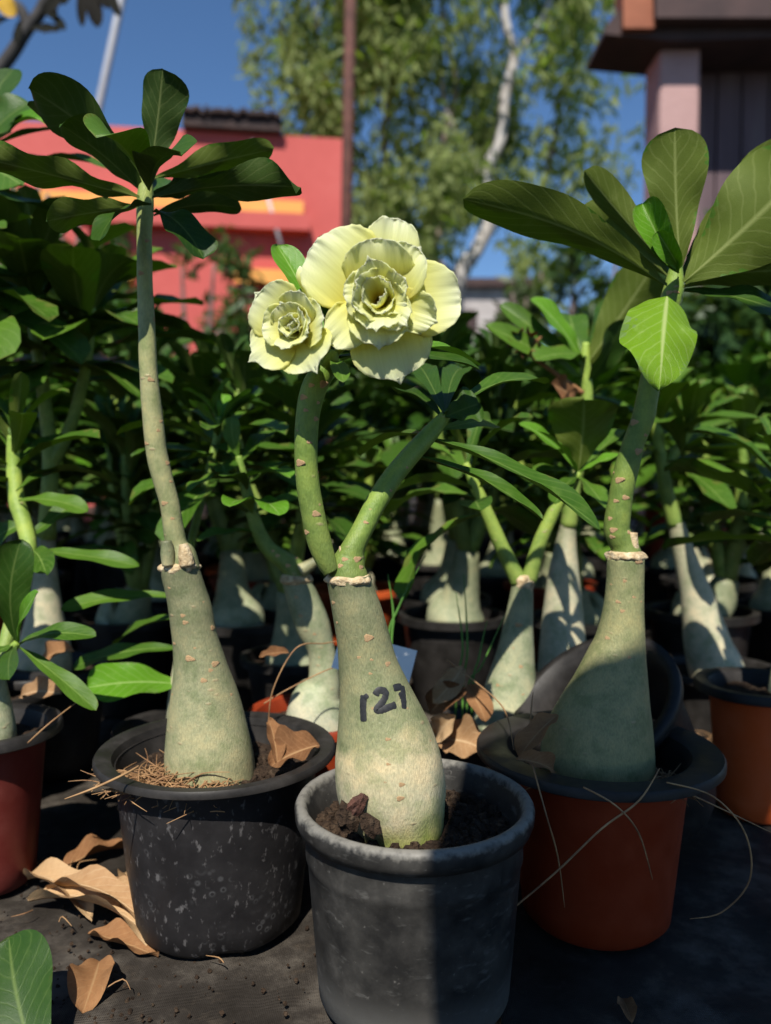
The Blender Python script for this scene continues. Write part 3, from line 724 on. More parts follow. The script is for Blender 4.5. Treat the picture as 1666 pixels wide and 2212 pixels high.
for r, rY, t, tY, wp, h, m, kw in (
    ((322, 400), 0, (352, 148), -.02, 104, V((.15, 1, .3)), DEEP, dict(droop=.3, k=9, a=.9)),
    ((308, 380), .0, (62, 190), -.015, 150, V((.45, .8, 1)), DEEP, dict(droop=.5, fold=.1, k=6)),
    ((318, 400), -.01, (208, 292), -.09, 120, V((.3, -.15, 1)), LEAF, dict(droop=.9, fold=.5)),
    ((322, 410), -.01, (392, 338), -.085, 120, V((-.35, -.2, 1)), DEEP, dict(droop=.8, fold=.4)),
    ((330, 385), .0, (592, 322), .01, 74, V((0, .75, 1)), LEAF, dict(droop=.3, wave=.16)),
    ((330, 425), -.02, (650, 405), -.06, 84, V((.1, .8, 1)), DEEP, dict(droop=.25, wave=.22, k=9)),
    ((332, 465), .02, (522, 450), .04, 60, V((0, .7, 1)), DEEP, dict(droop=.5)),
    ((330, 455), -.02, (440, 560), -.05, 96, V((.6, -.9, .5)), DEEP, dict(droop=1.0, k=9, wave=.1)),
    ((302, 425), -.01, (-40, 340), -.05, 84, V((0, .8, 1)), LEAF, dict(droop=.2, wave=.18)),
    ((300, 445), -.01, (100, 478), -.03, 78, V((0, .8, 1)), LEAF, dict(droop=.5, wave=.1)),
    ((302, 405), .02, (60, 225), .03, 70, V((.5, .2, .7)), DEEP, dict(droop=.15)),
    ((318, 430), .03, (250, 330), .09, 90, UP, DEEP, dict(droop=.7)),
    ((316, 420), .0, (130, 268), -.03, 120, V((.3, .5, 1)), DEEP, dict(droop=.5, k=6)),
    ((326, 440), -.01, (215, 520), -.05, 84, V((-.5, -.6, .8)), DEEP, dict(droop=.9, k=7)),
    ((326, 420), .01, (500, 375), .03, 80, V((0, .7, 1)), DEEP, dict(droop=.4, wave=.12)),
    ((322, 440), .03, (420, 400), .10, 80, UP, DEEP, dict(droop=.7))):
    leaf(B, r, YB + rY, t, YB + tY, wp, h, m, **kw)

# --- A: flowering plant marked 127 in the worn grey pot
YA = .515; cA = ground_of(895, 1728, YA)
A = thing('potted_desert_rose', 'cream flowered desert rose with 127 inked on its trunk in worn grey pot', 'potted plant', cA)
pot(A, cA, .0775, .1315, .0715, .0625, POT_W, POT_W, .021, lip_h=.012, round_lip=True, ridge=7, seed=8, wob=lambda a, z: .006 * math.sin(2 * a + .5) + .003 * math.sin(5 * a))
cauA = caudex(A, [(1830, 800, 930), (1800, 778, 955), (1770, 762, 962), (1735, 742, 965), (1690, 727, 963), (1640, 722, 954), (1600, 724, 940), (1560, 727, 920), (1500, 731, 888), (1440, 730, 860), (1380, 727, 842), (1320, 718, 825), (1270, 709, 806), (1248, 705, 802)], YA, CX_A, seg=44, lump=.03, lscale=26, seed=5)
cauA['depth'] = YA
scars_on(cauA, [(838, 1597, .8), (839, 1651, .7), (865, 1725, 1.1), (868, 1695, .9), (796, 1378, 1.3), (930, 1600, .5), (720, 1302, .9), (728, 1345, .6), (838, 1434, 1.0), (803, 1425, .6), (775, 1420, .6), (805, 1530, .5), (735, 1490, .5), (800, 1455, .6), (880, 1530, .5), (832, 1690, .5)], .0032)
ring(A, 1249, 704, 803, 19, YA)
o, *_ = stem(A, [(752, 1248, 88), (752, 1225, 78), (757, 1205, 66), (765, 1180, 50), (785, 1140, 47), (822, 1070, 46), (872, 1000, 44), (930, 935, 38), (965, 895, 24)], YA, ST_G, 'stem', 20, Ys=[YA, YA, YA, YA, YA + .005, YA + .02, YA + .035, YA + .05, YA + .055])
o['depth'] = YA
scars_on(o, [(790, 1128, .8), (772, 1208, 1.2), (745, 1208, .9), (800, 1100, .5), (815, 1130, .6), (735, 1222, .8), (780, 1225, .9), (845, 1060, .6), (880, 1010, .6)], .0032)
link('callus_band', tube([P(x, y, YA - .0005) for x, y in ((735, 1195), (757, 1193), (780, 1198))], [.004, .006, .004], seg=10, sub=4, lump=.4, lscale=150), M_RING, A)
o, *_ = stem(A, [(716, 1236, 34), (704, 1212, 44), (690, 1170, 52), (676, 1110, 52), (666, 1050, 51), (661, 980, 50), (665, 900, 53), (678, 840, 56), (697, 805, 52), (712, 780, 40), (722, 758, 22)], YA - .008, ST_G, 'stem', 22, lump=.06)
o['depth'] = YA - .008
scars_on(o, [(655, 858, 1.1), (660, 886, .7), (683, 905, .9), (648, 1000, 1.3), (683, 1110, 1.1), (668, 955, .8), (690, 1020, .4), (662, 1150, .9), (642, 930, .5), (700, 830, 1.3), (672, 832, .8), (720, 790, .7), (691, 1090, .5), (688, 870, .6)], .0034)

def petal_mesh(L, hw, e0, e1, cup, ruf, point, seed):
    rnd = random.Random(seed); n, m = 24, 14
    T = [-1 + i / m for i in range(2 * m + 1)]; vs_, uv, fs = [], [], []
    ph, ph2, fq = rnd.uniform(0, 6.28), rnd.uniform(0, 6.28), rnd.uniform(5, 8)
    path = [(0., 0., e0)]
    for i in range(60):
        e = e0 + (e1 - e0) * ((i + .5) / 60) ** 1.3; r, z, _ = path[-1]
        path.append((r + math.cos(e) * L / 60, z + math.sin(e) * L / 60, e))
    for i in range(n + 1):
        s = 1 - (1 - i / n) ** 1.7
        f = (.20 + .80 * math.sin(math.pi / 2 * min(1, s / .6)) ** 1.1) * max(0, 1 - max(0, (s - .42) / .58) ** 3.0) ** .5
        for t in T:
            se = s
            if point: se += point * math.exp(-(t / .5) ** 2) * s ** 12
            if abs(t) > .9 or i >= n - 1: se += rnd.uniform(-.010, .010)
            q = min(max(se, 0) * 60, 59.99); k = int(q); a, b_ = path[k], path[min(k + 1, 60)]; g = q - k
            if se > 1: a, b_, g = path[59], path[60], 1 + (se - 1) * 60
            r, z, e = a[0] + (b_[0] - a[0]) * g, a[1] + (b_[1] - a[1]) * g, a[2]
            x = hw * f * t * (1 + (rnd.uniform(-.025, .025) if abs(t) == 1 else 0))
            q_ = t * f; ed = max(abs(t), s ** 1.5) ** 4 * min(1, 2 * f + .25)
            h = cup * hw * t * t * f + ruf * L * (ed * (math.sin(fq * q_ + ph) * .6 + .32 * math.sin(2.3 * fq * q_ + ph2 + 4 * s) + .2 * math.sin(5.1 * fq * q_ + ph + 9 * s)) + .55 * math.sin(2.2 * q_ + ph2) * s)
            vs_.append(V((x, r - math.sin(e) * h, z + math.cos(e) * h))); uv.append(((t * f + 1) / 2, s))
    nc = len(T)
    for i in range(n):
        for j in range(nc - 1):
            fs.append((i * nc + j, i * nc + j + 1, (i + 1) * nc + j + 1, (i + 1) * nc + j))
    return mesh('petal', vs_, fs, uv)
def flower(parent, cx, cy, Y, nrm, petals, stalk_from, seed, size=1.0):
    c = P(cx, cy, Y); u = mpp(c)
    z = nrm.normalized(); x = (V((1, 0, 0)) - z * z.x).normalized(); y = z.cross(x)
    F = Matrix(((x.x, y.x, z.x, c.x), (x.y, y.y, z.y, c.y), (x.z, y.z, z.z, c.z), (0, 0, 0, 1)))
    # the green calyx and tube are the part that carries the petals
    back = c - z * .017
    fl = link('flower', tube([stalk_from, stalk_from.lerp(back, .6) - V((0, 0, .001)), back, c - z * .008], [.0024, .0028, .0048, .0060], seg=12, sub=4), ST_Y, parent)
    link('throat', tube([c - z * .0085, c - z * .006, c - z * .0035, c - z * .001], [.0010, .0040, .0056, .0066], seg=16, sub=3, caps=False), M_THROAT, fl)
    jr = random.Random(seed)
    for i, (ang, L, hw, e0, e1, cup, ruf, point, r0, zo) in enumerate(petals):
        if i > 4: ang += jr.uniform(-9, 9); L *= jr.uniform(.92, 1.1); e1 += jr.uniform(-14, 8); ruf *= 1.35
        me = petal_mesh(L * u * size, hw * u * 1.12 * size, R(e0), R(e1), cup, ruf, point, seed + i)
        o = link('petal', me, M_PETAL, fl, F @ Matrix.Rotation(R(ang - 90), 4, 'Z') @ Matrix.Translation((0, r0 * u, zo * u)))
        md = o.modifiers.new('thickness', 'SOLIDIFY'); md.thickness = .00035; md.offset = 0
    return fl
big = [  # angle, length, half width, rise at base, rise at edge, cup, ruffle, point, start radius, height
    (138, 196, 92, 24, -10, .06, .05, 0, 6, -10), (78, 192, 62, 22, -6, .04, .06, 0, 6, -18), (3, 182, 78, 22, -14, .06, .05, 0, 6, -20),
    (-76, 170, 84, 18, -22, .05, .055, .10, 6, -14), (220, 150, 50, 34, -18, .14, .07, 0, 6, -4),
    (97, 146, 72, 52, 20, .12, .06, 0, 8, 0), (42, 142, 58, 50, 14, .12, .07, .06, 8, -2), (-16, 134, 44, 46, 2, .14, .08, .05, 8, -2), (-84, 118, 62, 48, 2, .12, .08, .10, 8, 0), (174, 100, 54, 56, 28, .18, .07, 0, 8, 2),
    (104, 104, 44, 68, 46, .30, .06, .14, 10, 4), (28, 96, 44, 66, 36, .25, .08, .05, 10, 4), (-42, 104, 40, 60, 6, .22, .09, .10, 9, 4), (-100, 96, 50, 62, 22, .22, .08, .10, 10, 4), (-152, 92, 46, 66, 40, .28, .07, 0, 10, 6), (164, 90, 46, 70, 52, .30, .06, .04, 10, 6),
    (132, 74, 36, 78, 74, .40, .06, .12, 13, 6), (62, 68, 32, 78, 72, .40, .07, 0, 13, 6), (-20, 78, 34, 68, 24, .30, .10, .08, 11, 6), (-75, 66, 30, 74, 62, .38, .08, 0, 13, 8), (205, 70, 34, 76, 70, .40, .06, 0, 13, 8), (-40, 58, 26, 76, 96, .4, .09, 0, 10, 8)]
small = [
    (137, 122, 66, 32, 12, .08, .05, .10, 5, -4), (213, 120, 62, 28, 4, .08, .05, .16, 5, -6), (-62, 112, 66, 26, 0, .08, .05, .16, 5, -6), (2, 92, 52, 36, 20, .1, .06, .08, 5, -2), (62, 92, 46, 46, 34, .12, .06, .06, 5, 0),
    (175, 74, 44, 52, 28, .2, .08, 0, 4, 4), (110, 66, 40, 58, 40, .2, .08, .1, 4, 4), (40, 64, 38, 58, 44, .2, .08, 0, 4, 4), (-35, 70, 42, 52, 26, .2, .08, .1, 4, 4), (-105, 70, 42, 52, 24, .2, .08, .08, 4, 4),
    (200, 50, 30, 68, 62, .35, .1, 0, 3, 6), (130, 46, 30, 72, 72, .35, .1, 0, 3, 6), (60, 46, 28, 72, 70, .35, .1, .1, 3, 6), (-20, 48, 28, 70, 60, .35, .1, 0, 3, 6), (-90, 48, 28, 70, 58, .35, .1, .08, 3, 6),
    (160, 34, 18, 80, 112, .5, .1, 0, 3, 8), (20, 32, 18, 80, 110, .5, .1, 0, 3, 8), (-70, 34, 18, 78, 105, .5, .1, 0, 3, 8), (90, 24, 13, 85, 120, .5, .1, 0, 2, 10)]
flower(A, 822, 655, .478, V((-.06, -1, .10)), big, P(722, 765, YA - .006), 700, .95)
flower(A, 645, 712, .480, V((-.42, -1, .12)), small, P(716, 772, YA - .006), 800, .92)
bud = P(655, 600, YA)
link('flower_bud', tube([P(715, 770, YA), P(690, 690, YA + .004), P(662, 612, YA), P(652, 592, YA), P(648, 575, YA)], [.002, .0022, .0045, .004, .0005], seg=10, sub=4), M_PETAL, A)
for r, t, tY, wp, h, m, kw in (
    ((700, 770), (598, 530), .02, 74, V((.5, -1, .35)), YOUNG, dict(droop=.2, fold=.35, k=9)),
    ((722, 770), (1040, 800), .035, 62, V((.05, -.55, 1)), DEEP, dict(droop=.55, fold=.2)),
    ((735, 775), (1035, 790), .06, 70, V((.0, -.5, 1)), YOUNG, dict(droop=.8, fold=.2, k=6)),
    ((715, 780), (742, 825), -.045, 40, V((.2, -1, .3)), LEAF, dict(droop=.6)),
    ((712, 780), (760, 700), .01, 40, V((0, -1, .2)), DEEP, dict(droop=.3)),
    ((718, 770), (735, 835), -.02, 34, V((1, -.6, .2)), DEEP, dict(droop=.4))):
    leaf(A, r, YA - .006, t, YA + tY, wp, h, m, **kw)
for r, t, tY, wp, h, m, kw in (
    ((962, 900), (1036, 872), -.0, 95, V((-.45, -.8, .4)), DEEP, dict(droop=.5, fold=.2, k=9)),
    ((930, 945), (1298, 1145), -.02, 78, V((.3, -.5, 1)), LEAF, dict(droop=.45, fold=.4, k=4)),
    ((900, 985), (1172, 1125), -.03, 54, V((.2, -.4, 1)), LEAF, dict(droop=.5, fold=.4, k=4)),
    ((960, 890), (1178, 830), .06, 66, V((0, -.4, 1)), LEAF, dict(droop=.9, fold=.3)),
    ((945, 930), (1062, 915), .08, 50, V((.5, -.6, .6)), LEAF, dict(droop=.9)),
    ((955, 900), (860, 850), .08, 56, UP, DEEP, dict(droop=.7)),
    ((930, 940), (780, 985), .09, 50, V((0, -.3, 1)), LEAF, dict(droop=.6)),
    ((960, 895), (900, 790), .10, 60, V((0, -.6, 1)), DEEP, dict(droop=.6)),
    ((962, 893), (1010, 800), .13, 60, V((0, -.6, 1)), DEEP, dict(droop=.6))):
    leaf(A, r, YA + .05, t, YA + .05 + tY, wp, h, m, **kw)
# marker number 127 drawn on the bark
tb = bvh_of(cauA)
def stroke(mb, pts, wpx):
    pts = catmull([(x, y, 0) for x, y in pts], 6); path = []
    for x, y, _ in pts:
        h = tb.ray_cast(CAM, ray(x, y).normalized())
        if h[0] is not None: path.append((h[0], h[1]))
    vs_, fs = [], []; n = len(path)
    for i, (p, nr) in enumerate(path):
        d = path[min(i + 1, n - 1)][0] - path[max(i - 1, 0)][0]; s = nr.cross(d).normalized()
        hw = wpx / 2 * mpp(p) * (1 + .18 * noise.noise(p * 900)) * (.7 if i in (0, n - 1) else 1)
        for k, e in ((-1, .0001), (-.5, .00035), (.5, .00035), (1, .0001)): vs_.append(p + s * hw * k + nr * e)
    for i in range(n - 1):
        for j in range(3): fs.append((i * 4 + j, i * 4 + j + 1, i * 4 + 5 + j, i * 4 + 4 + j))
    mb.add(vs_, fs)
def zp(x, y): return (1100 + x * 900 / 1422) / 1.844, (2000 + y * 1400 / 2212) / 1.844
for name, strokes in (('digit_one', [[(552, 1215), (548, 1290), (552, 1380)], [(552, 1215), (572, 1240)]]),
                      ('digit_two', [[(625, 1215), (645, 1185), (680, 1190), (690, 1215), (672, 1255), (635, 1300), (650, 1312), (700, 1295), (755, 1275)]]),
                      ('digit_seven', [[(738, 1172), (765, 1165), (790, 1160)], [(792, 1155), (800, 1200), (806, 1300)], [(775, 1225), (812, 1205)]])):
    mb = MB()
    for s in strokes: stroke(mb, [zp(*q) for q in s], 15)
    link(name, mb.build(True), M_INK, cauA)

# --- C: right plant in the shaded terracotta pot
YC = .61; cC = ground_of(1290, 1620, YC)
C = thing('potted_desert_rose', 'broad leaved desert rose with glossy hanging leaf in terracotta pot with black rim', 'potted plant', cC)
pot(C, cC, .0925, .133, .068, .056, POT_R, POT_B, .026, lip_h=.008, seed=12)
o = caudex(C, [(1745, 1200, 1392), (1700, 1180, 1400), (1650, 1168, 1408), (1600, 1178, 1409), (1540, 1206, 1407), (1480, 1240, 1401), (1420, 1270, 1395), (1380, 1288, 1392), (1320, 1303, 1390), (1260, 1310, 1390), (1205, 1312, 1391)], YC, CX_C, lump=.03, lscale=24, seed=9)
o['depth'] = YC
scars_on(o, [(1380, 1212, 1.3), (1335, 1300, .8), (1345, 1320, .7), (1370, 1290, .6), (1312, 1378, .8), (1320, 1262, .5), (1350, 1255, .6), (1385, 1300, .5), (1406, 1520, .8), (1360, 1420, .6)], .0038)
ring(C, 1199, 1311, 1391, 19, YC)
o, *_ = stem(C, [(1352, 1204, 70), (1348, 1180, 58), (1338, 1160, 56), (1332, 1140, 55), (1340, 1080, 51), (1352, 1020, 52), (1368, 960, 47), (1390, 900, 47), (1400, 850, 45), (1415, 780, 44), (1438, 690, 44), (1452, 640, 46), (1458, 605, 38), (1462, 560, 20)], YC, ST_G, seg=20, lump=.06)
o['depth'] = YC
scars_on(o, [(1338, 1037, 1.3), (1380, 975, 1.2), (1370, 912, 1.1), (1352, 1075, 1.0), (1325, 1145, 1.0), (1318, 1120, .7), (1330, 1082, .8), (1360, 1150, .9), (1320, 1020, .6), (1322, 1160, .8), (1395, 940, .7), (1445, 632, .9), (1460, 630, .8)], .0040)
stem(C, [(1366, 1204, 26), (1364, 1180, 30), (1366, 1150, 22)], YC - .004, M_RING, 'cut_stub')
for r, rY, t, tY, wp, h, m, kw in (
    ((1442, 640), -.02, (1424, 842), -.065, 160, V((.1, -1, .75)), SHINY, dict(droop=.7, fold=-.35, k=2.4, a=.34, wave=.09)),
    ((1440, 615), -.01, (1000, 430), -.06, 112, V((.25, .95, .75)), LEAF, dict(droop=.22, fold=.25, k=4.5)),
    ((1470, 590), .0, (1458, 276), -.01, 140, V((.12, 1, .3)), LEAF, dict(droop=.25, fold=.25, k=9, a=.85)),
    ((1478, 610), -.02, (1760, 345), -.06, 250, V((.6, .95, .05)), LEAF, dict(droop=.3, fold=.15, k=7, a=.8)),
    ((1475, 590), .02, (1720, 300), .04, 84, V((-.5, .6, .7)), LEAF, dict(droop=.4, fold=.5)),
    ((1455, 585), .01, (1262, 368), .03, 70, V((.5, .75, .6)), LEAF, dict(droop=.3, fold=.4, k=8)),
    ((1450, 600), .01, (1246, 462), .06, 96, V((.3, .75, .7)), LEAF, dict(droop=.5, fold=.2, k=8)),
    ((1466, 590), -.01, (1388, 440), -.02, 66, V((-.5, -.85, .3)), YOUNG, dict(droop=1.1, fold=1.0, k=6)),
    ((1468, 580), -.01, (1420, 500), -.03, 46, V((-.6, -.7, .3)), YOUNG, dict(droop=1.2, fold=.9, k=6)),
    ((1475, 620), -.01, (1740, 590), -.04, 110, V((.2, .8, 1)), LEAF, dict(droop=.5, fold=.2)),
    ((1478, 625), -.01, (1790, 735), -.03, 130, V((.3, -.8, .8)), DEEP, dict(droop=.6, fold=.2, k=8)),
    ((1470, 600), .02, (1590, 470), .08, 100, V((0, -.6, .8)), DEEP, dict(droop=.6)),
    ((1460, 600), .02, (1400, 540), .11, 90, UP, LEAF, dict(droop=.6))):
    leaf(C, r, YC + rY, t, YC + tY, wp, h, m, **kw)

# --- plants of the second row, each with its own look
def small_pot(par, c, Rr, hz, mat, seed):
    pot(par, c, Rr, hz, Rr * .86, Rr * .70, mat, None, .014, seed=seed)
# D
YD = .76; cD = ground_of(690, 1520, YD); taken.append((cD.x, cD.y))
D = thing('potted_desert_rose', 'leaning grey trunked desert rose behind the numbered trunk with cut stub', 'potted plant', cD)
small_pot(D, cD, .07, .115, POT_R, 21)
o = caudex(D, [(1570, 615, 752), (1530, 624, 746), (1500, 640, 742), (1475, 664, 736), (1440, 668, 730), (1400, 664, 722), (1350, 640, 712), (1300, 622, 692), (1262, 611, 674), (1250, 610, 668)], YD, CX_G, seed=31)
o['depth'] = YD; scars_on(o, [(650, 1330, .8), (680, 1370, .7), (640, 1290, .7), (690, 1420, .5), (655, 1395, .5)], .004)
ring(D, 1250, 608, 674, 20, YD)
o, *_ = stem(D, [(648, 1250, 56), (632, 1225, 50), (606, 1205, 40), (576, 1180, 34), (552, 1130, 30), (536, 1070, 26), (522, 1020, 22), (516, 985, 14)], YD, ST_G)
o['depth'] = YD; scars_on(o, [(600, 1200, .8), (622, 1222, .9), (640, 1205, .7), (590, 1190, .6)], .004)
stem(D, [(650, 1232, 30), (668, 1222, 26), (684, 1212, 20)], YD - .01, CX_B, 'cut_stub')
for r, t, tY, wp, h, m in (((524, 1030), (628, 1030), -.06, 54, V((.4, -.5, .8)), YOUNG), ((520, 1015), (408, 1062), -.05, 52, V((-.5, -.5, .7)), LEAF), ((540, 1085), (604, 1112), -.10, 70, V((.2, -.3, 1)), YOUNG), ((545, 1110), (662, 1070), -.02, 36, V((0, -.6, .8)), LEAF), ((560, 1150), (425, 1168), -.03, 44, V((0, -.3, 1)), LEAF), ((545, 1110), (498, 1092), -.12, 60, UP, YOUNG), ((520, 1000), (440, 960), .03, 50, UP, LEAF), ((520, 1000), (590, 930), .05, 50, UP, LEAF), ((530, 1050), (640, 1000), .02, 44, UP, DEEP), ((516, 990), (500, 900), 0, 40, TOCAM, LEAF), ((550, 1120), (470, 1080), -.02, 40, UP, LEAF), ((535, 1060), (480, 1030), -.09, 44, UP, LEAF)):
    leaf(D, r, YD, t, YD + tY, wp, h, m)
# E
YE = .77; cE = ground_of(1090, 1560, YE); taken.append((cE.x, cE.y))
E = thing('potted_desert_rose', 'forked desert rose with spotted grey green cone trunk beside the terracotta pot', 'potted plant', cE)
small_pot(E, cE, .072, .10, POT_B, 22)
o = caudex(E, [(1625, 1008, 1160), (1590, 1014, 1162), (1540, 1030, 1165), (1480, 1050, 1160), (1420, 1070, 1155), (1360, 1086, 1152), (1300, 1100, 1152), (1262, 1107, 1150), (1245, 1112, 1146)], YE, CX_G, seed=33)
o['depth'] = YE; scars_on(o, [(1098, 1545, 1.2), (1120, 1350, 1.0), (1060, 1520, .6), (1125, 1440, .6), (1075, 1480, .6), (1110, 1400, .5), (1130, 1500, .5)], .005)
ring(E, 1258, 1106, 1152, 34, YE)
stem(E, [(1122, 1258, 38), (1098, 1210, 34), (1066, 1140, 30), (1040, 1080, 28), (1018, 1030, 22), (1006, 1000, 14)], YE, ST_Y)
stem(E, [(1142, 1256, 36), (1160, 1190, 32), (1180, 1140, 30), (1204, 1092, 28), (1232, 1055, 24), (1250, 1020, 16)], YE, ST_Y)
whorl(E, P(1006, 1000, YE), V((-.3, .1, 1)), 11, .10, .30, LEAF, 71, (20, 120), .05)
for r, t, tY, wp, h, m in (((1248, 1022), (1122, 914), -.02, 44, V((-.4, -.5, .8)), YOUNG), ((1248, 1022), (1160, 930), -.05, 46, V((-.3, -.6, .7)), YOUNG), ((1250, 1022), (1340, 984), -.02, 36, V((0, -.5, .9)), YOUNG), ((1250, 1030), (1312, 1104), -.05, 64, V((.4, -.8, .5)), LEAF), ((1246, 1026), (1150, 1016), -.02, 34, V((0, -.5, .9)), LEAF), ((1250, 1015), (1262, 862), -.04, 150, V((.05, 1, .3)), LEAF), ((1250, 1030), (1200, 1090), -.08, 46, UP, LEAF), ((1252, 1020), (1350, 930), .06, 50, UP, LEAF), ((1250, 1020), (1180, 960), .08, 50, UP, LEAF), ((1240, 1040), (1130, 1060), .0, 40, UP, LEAF)):
    leaf(E, r, YE, t, YE + tY, wp, h, m)
# E3
YH = .93; cH = ground_of(1215, 1500, YH); taken.append((cH.x, cH.y))
H = thing('potted_desert_rose', 'pale smooth cone trunked desert rose with large upright leaves and a withered flower', 'potted plant', cH)
small_pot(H, cH, .078, .09, POT_B, 23)
caudex(H, [(1540, 1140, 1285), (1500, 1158, 1278), (1400, 1166, 1266), (1300, 1176, 1256), (1230, 1187, 1250), (1180, 1199, 1246), (1130, 1212, 1244)], YH, CX_P, seed=35)
stem(H, [(1228, 1140, 36), (1240, 1050, 30), (1262, 950, 28), (1268, 860, 26), (1264, 790, 24), (1266, 740, 14)], YH, ST_Y)
for r, t, tY, wp, h, m, kw in (((1266, 790), (1408, 582), -.04, 130, V((.5, .85, .4)), LEAF, dict(k=8)), ((1262, 790), (1148, 644), -.02, 66, V((-.4, -.5, .9)), YOUNG, {}), ((1262, 820), (1048, 704), -.05, 50, V((-.5, -.7, .5)), LEAF, {}), ((1262, 800), (1080, 658), .0, 44, V((-.4, -.6, .6)), LEAF, {}), ((1266, 770), (1158, 776), -.06, 76, V((-.1, -.7, .8)), LEAF, {}), ((1268, 830), (1345, 690), -.03, 84, V((.6, -.8, .4)), DEEP, {}), ((1266, 800), (1330, 660), .08, 80, TOCAM, DEEP, {}), ((1264, 780), (1230, 680), .06, 70, TOCAM, LEAF, {}), ((1266, 860), (1370, 820), .0, 50, UP, LEAF, {}), ((1264, 850), (1120, 880), .05, 50, UP, LEAF, {}), ((1266, 870), (1180, 940), .0, 50, UP, DEEP, {}), ((1266, 870), (1350, 900), .05, 50, UP, DEEP, {})):
    leaf(H, r, YH, t, YH + tY, wp, h, m, **kw)
M_WITH = [M_DRY, M_DRY]
stem(H, [(1260, 850, 12), (1205, 810, 10), (1150, 770, 9), (1135, 745, 8)], YH - .03, M_DRY, 'flower_stalk', 8)
for k in range(6):
    a = k * 1.05; leaf(H, (1133, 742), YH - .03, (1133 + 28 * math.cos(a), 738 - 20 * math.sin(a)), YH - .05, 26, V((math.cos(a), -.5, math.sin(a))), M_WITH, 1.6, .6, .1)['label'] = 'withered brown petal'
leaf(H, (1240, 865), YH - .02, (1190, 830), YH - .06, 50, V((0, -1, .3)), M_WITH, .9, .5, .15)
leaf(H, (1245, 868), YH - .02, (1215, 880), YH - .06, 46, V((.3, -1, .3)), M_WITH, .9, .5, .15)
# F
YF = 1.02; cF = ground_of(1545, 1430, YF); taken.append((cF.x, cF.y))
F_ = thing('potted_desert_rose', 'desert rose with smooth bright cream trunk leaning left behind the orange pot', 'potted plant', cF)
small_pot(F_, cF, .08, .093, POT_B, 24)
caudex(F_, [(1490, 1500, 1606), (1450, 1490, 1604), (1400, 1480, 1580), (1340, 1475, 1560), (1280, 1470, 1536), (1220, 1460, 1510), (1160, 1448, 1488), (1130, 1444, 1478)], YF, CX_P, seed=37)
stem(F_, [(1460, 1136, 34), (1440, 1060, 30), (1428, 990, 26), (1420, 930, 24), (1416, 880, 18)], YF, ST_Y)
stem(F_, [(1434, 1020, 22), (1470, 960, 20), (1500, 920, 14)], YF, ST_Y)
whorl(F_, P(1416, 880, YF), V((-.1, -.1, 1)), 14, .125, .26, LEAF, 73, (25, 110), .07)
whorl(F_, P(1500, 920, YF), V((.3, -.1, 1)), 14, .125, .28, LEAF, 74, (25, 110), .06)
# orange pot with dark rim at the right edge
YO = .80; cO = ground_of(1640, 1480, YO); taken.append((cO.x, cO.y))
O_ = thing('potted_desert_rose', 'low desert rose in bright orange pot with dark plum coloured rim', 'potted plant', cO)
pot(O_, cO, .062, .132, .047, .038, POT_O, POT_B, .012, seed=40)
caudex(O_, [(1510, 1660, 1735), (1470, 1665, 1730), (1420, 1672, 1722), (1350, 1680, 1712), (1280, 1684, 1706)], YO, CX_G, seed=41)
stem(O_, [(1695, 1290, 18), (1705, 1150, 16), (1700, 1000, 12)], YO, ST_G)
whorl(O_, P(1700, 1000, YO), V((0, 0, 1)), 16, .12, .32, LEAF, 75, (25, 110), .09)
# G: dark red pot at the left edge
YG = .66; cG = ground_of(-30, 1562, YG); taken.append((cG.x, cG.y))
G_ = thing('potted_desert_rose', 'low drooping desert rose in dark red pot with thick black rim', 'potted plant', cG)
pot(G_, cG, .060, .134, .0465, .036, POT_D, POT_B, .014, seed=42)
caudex(G_, [(1630, -55, 30), (1580, -58, 32), (1530, -48, 24), (1480, -34, 14), (1440, -24, 8)], YG, CX_G, seed=43)
stem(G_, [(-8, 1445, 24), (10, 1420, 22), (30, 1398, 20), (38, 1388, 16)], YG, ST_G)
stem(G_, [(-6, 1450, 30), (30, 1330, 32), (62, 1200, 34), (52, 1130, 34), (36, 1080, 34), (30, 1000, 30), (26, 940, 18)], YG, ST_Y, Ys=[YG, YG + .03, YG + .06, YG + .08, YG + .09, YG + .1, YG + .1])
for r, t, tY, wp, h, m, kw in (((36, 1385), (46, 1165), -.02, 92, V((.1, -1, .3)), DEEP, {}), ((40, 1385), (82, 1280), -.05, 40, V((-.6, -.7, .3)), YOUNG, dict(k=9)), ((42, 1390), (208, 1376), -.02, 50, V((-.1, -.6, .9)), LEAF, dict(droop=1.0)), ((42, 1398), (208, 1535), -.03, 46, V((.5, -.6, .6)), LEAF, {}), ((32, 1392), (-60, 1450), -.03, 60, V((-.3, -.7, .6)), LEAF, {}), ((34, 1395), (20, 1470), -.06, 50, V((0, -1, .4)), DEEP, {})):
    leaf(G_, r, YG, t, YG + tY, wp, h, m, **kw)
for r, t, tY, wp, h, m in (((62, 1190), (302, 1224), -.02, 42, V((0, -.6, .9)), LEAF), ((58, 1165), (175, 1080), .02, 50, V((0, -.6, .7)), LEAF), ((50, 1130), (-40, 1180), .0, 80, V((-.2, -.8, .6)), LEAF), ((40, 1080), (190, 1105), -.02, 50, V((.3, -.6, .7)), LEAF), ((34, 1060), (130, 1020), .04, 46, UP, LEAF), ((60, 1190), (100, 1240), -.08, 56, V((.2, -.8, .6)), LEAF)):
    leaf(G_, r, YG + .08, t, YG + .08 + tY, wp, h, m)
whorl(G_, P(26, 940, YG + .1), V((0, 0, 1)), 14, .10, .3, LEAF, 76, (20, 100), .05)
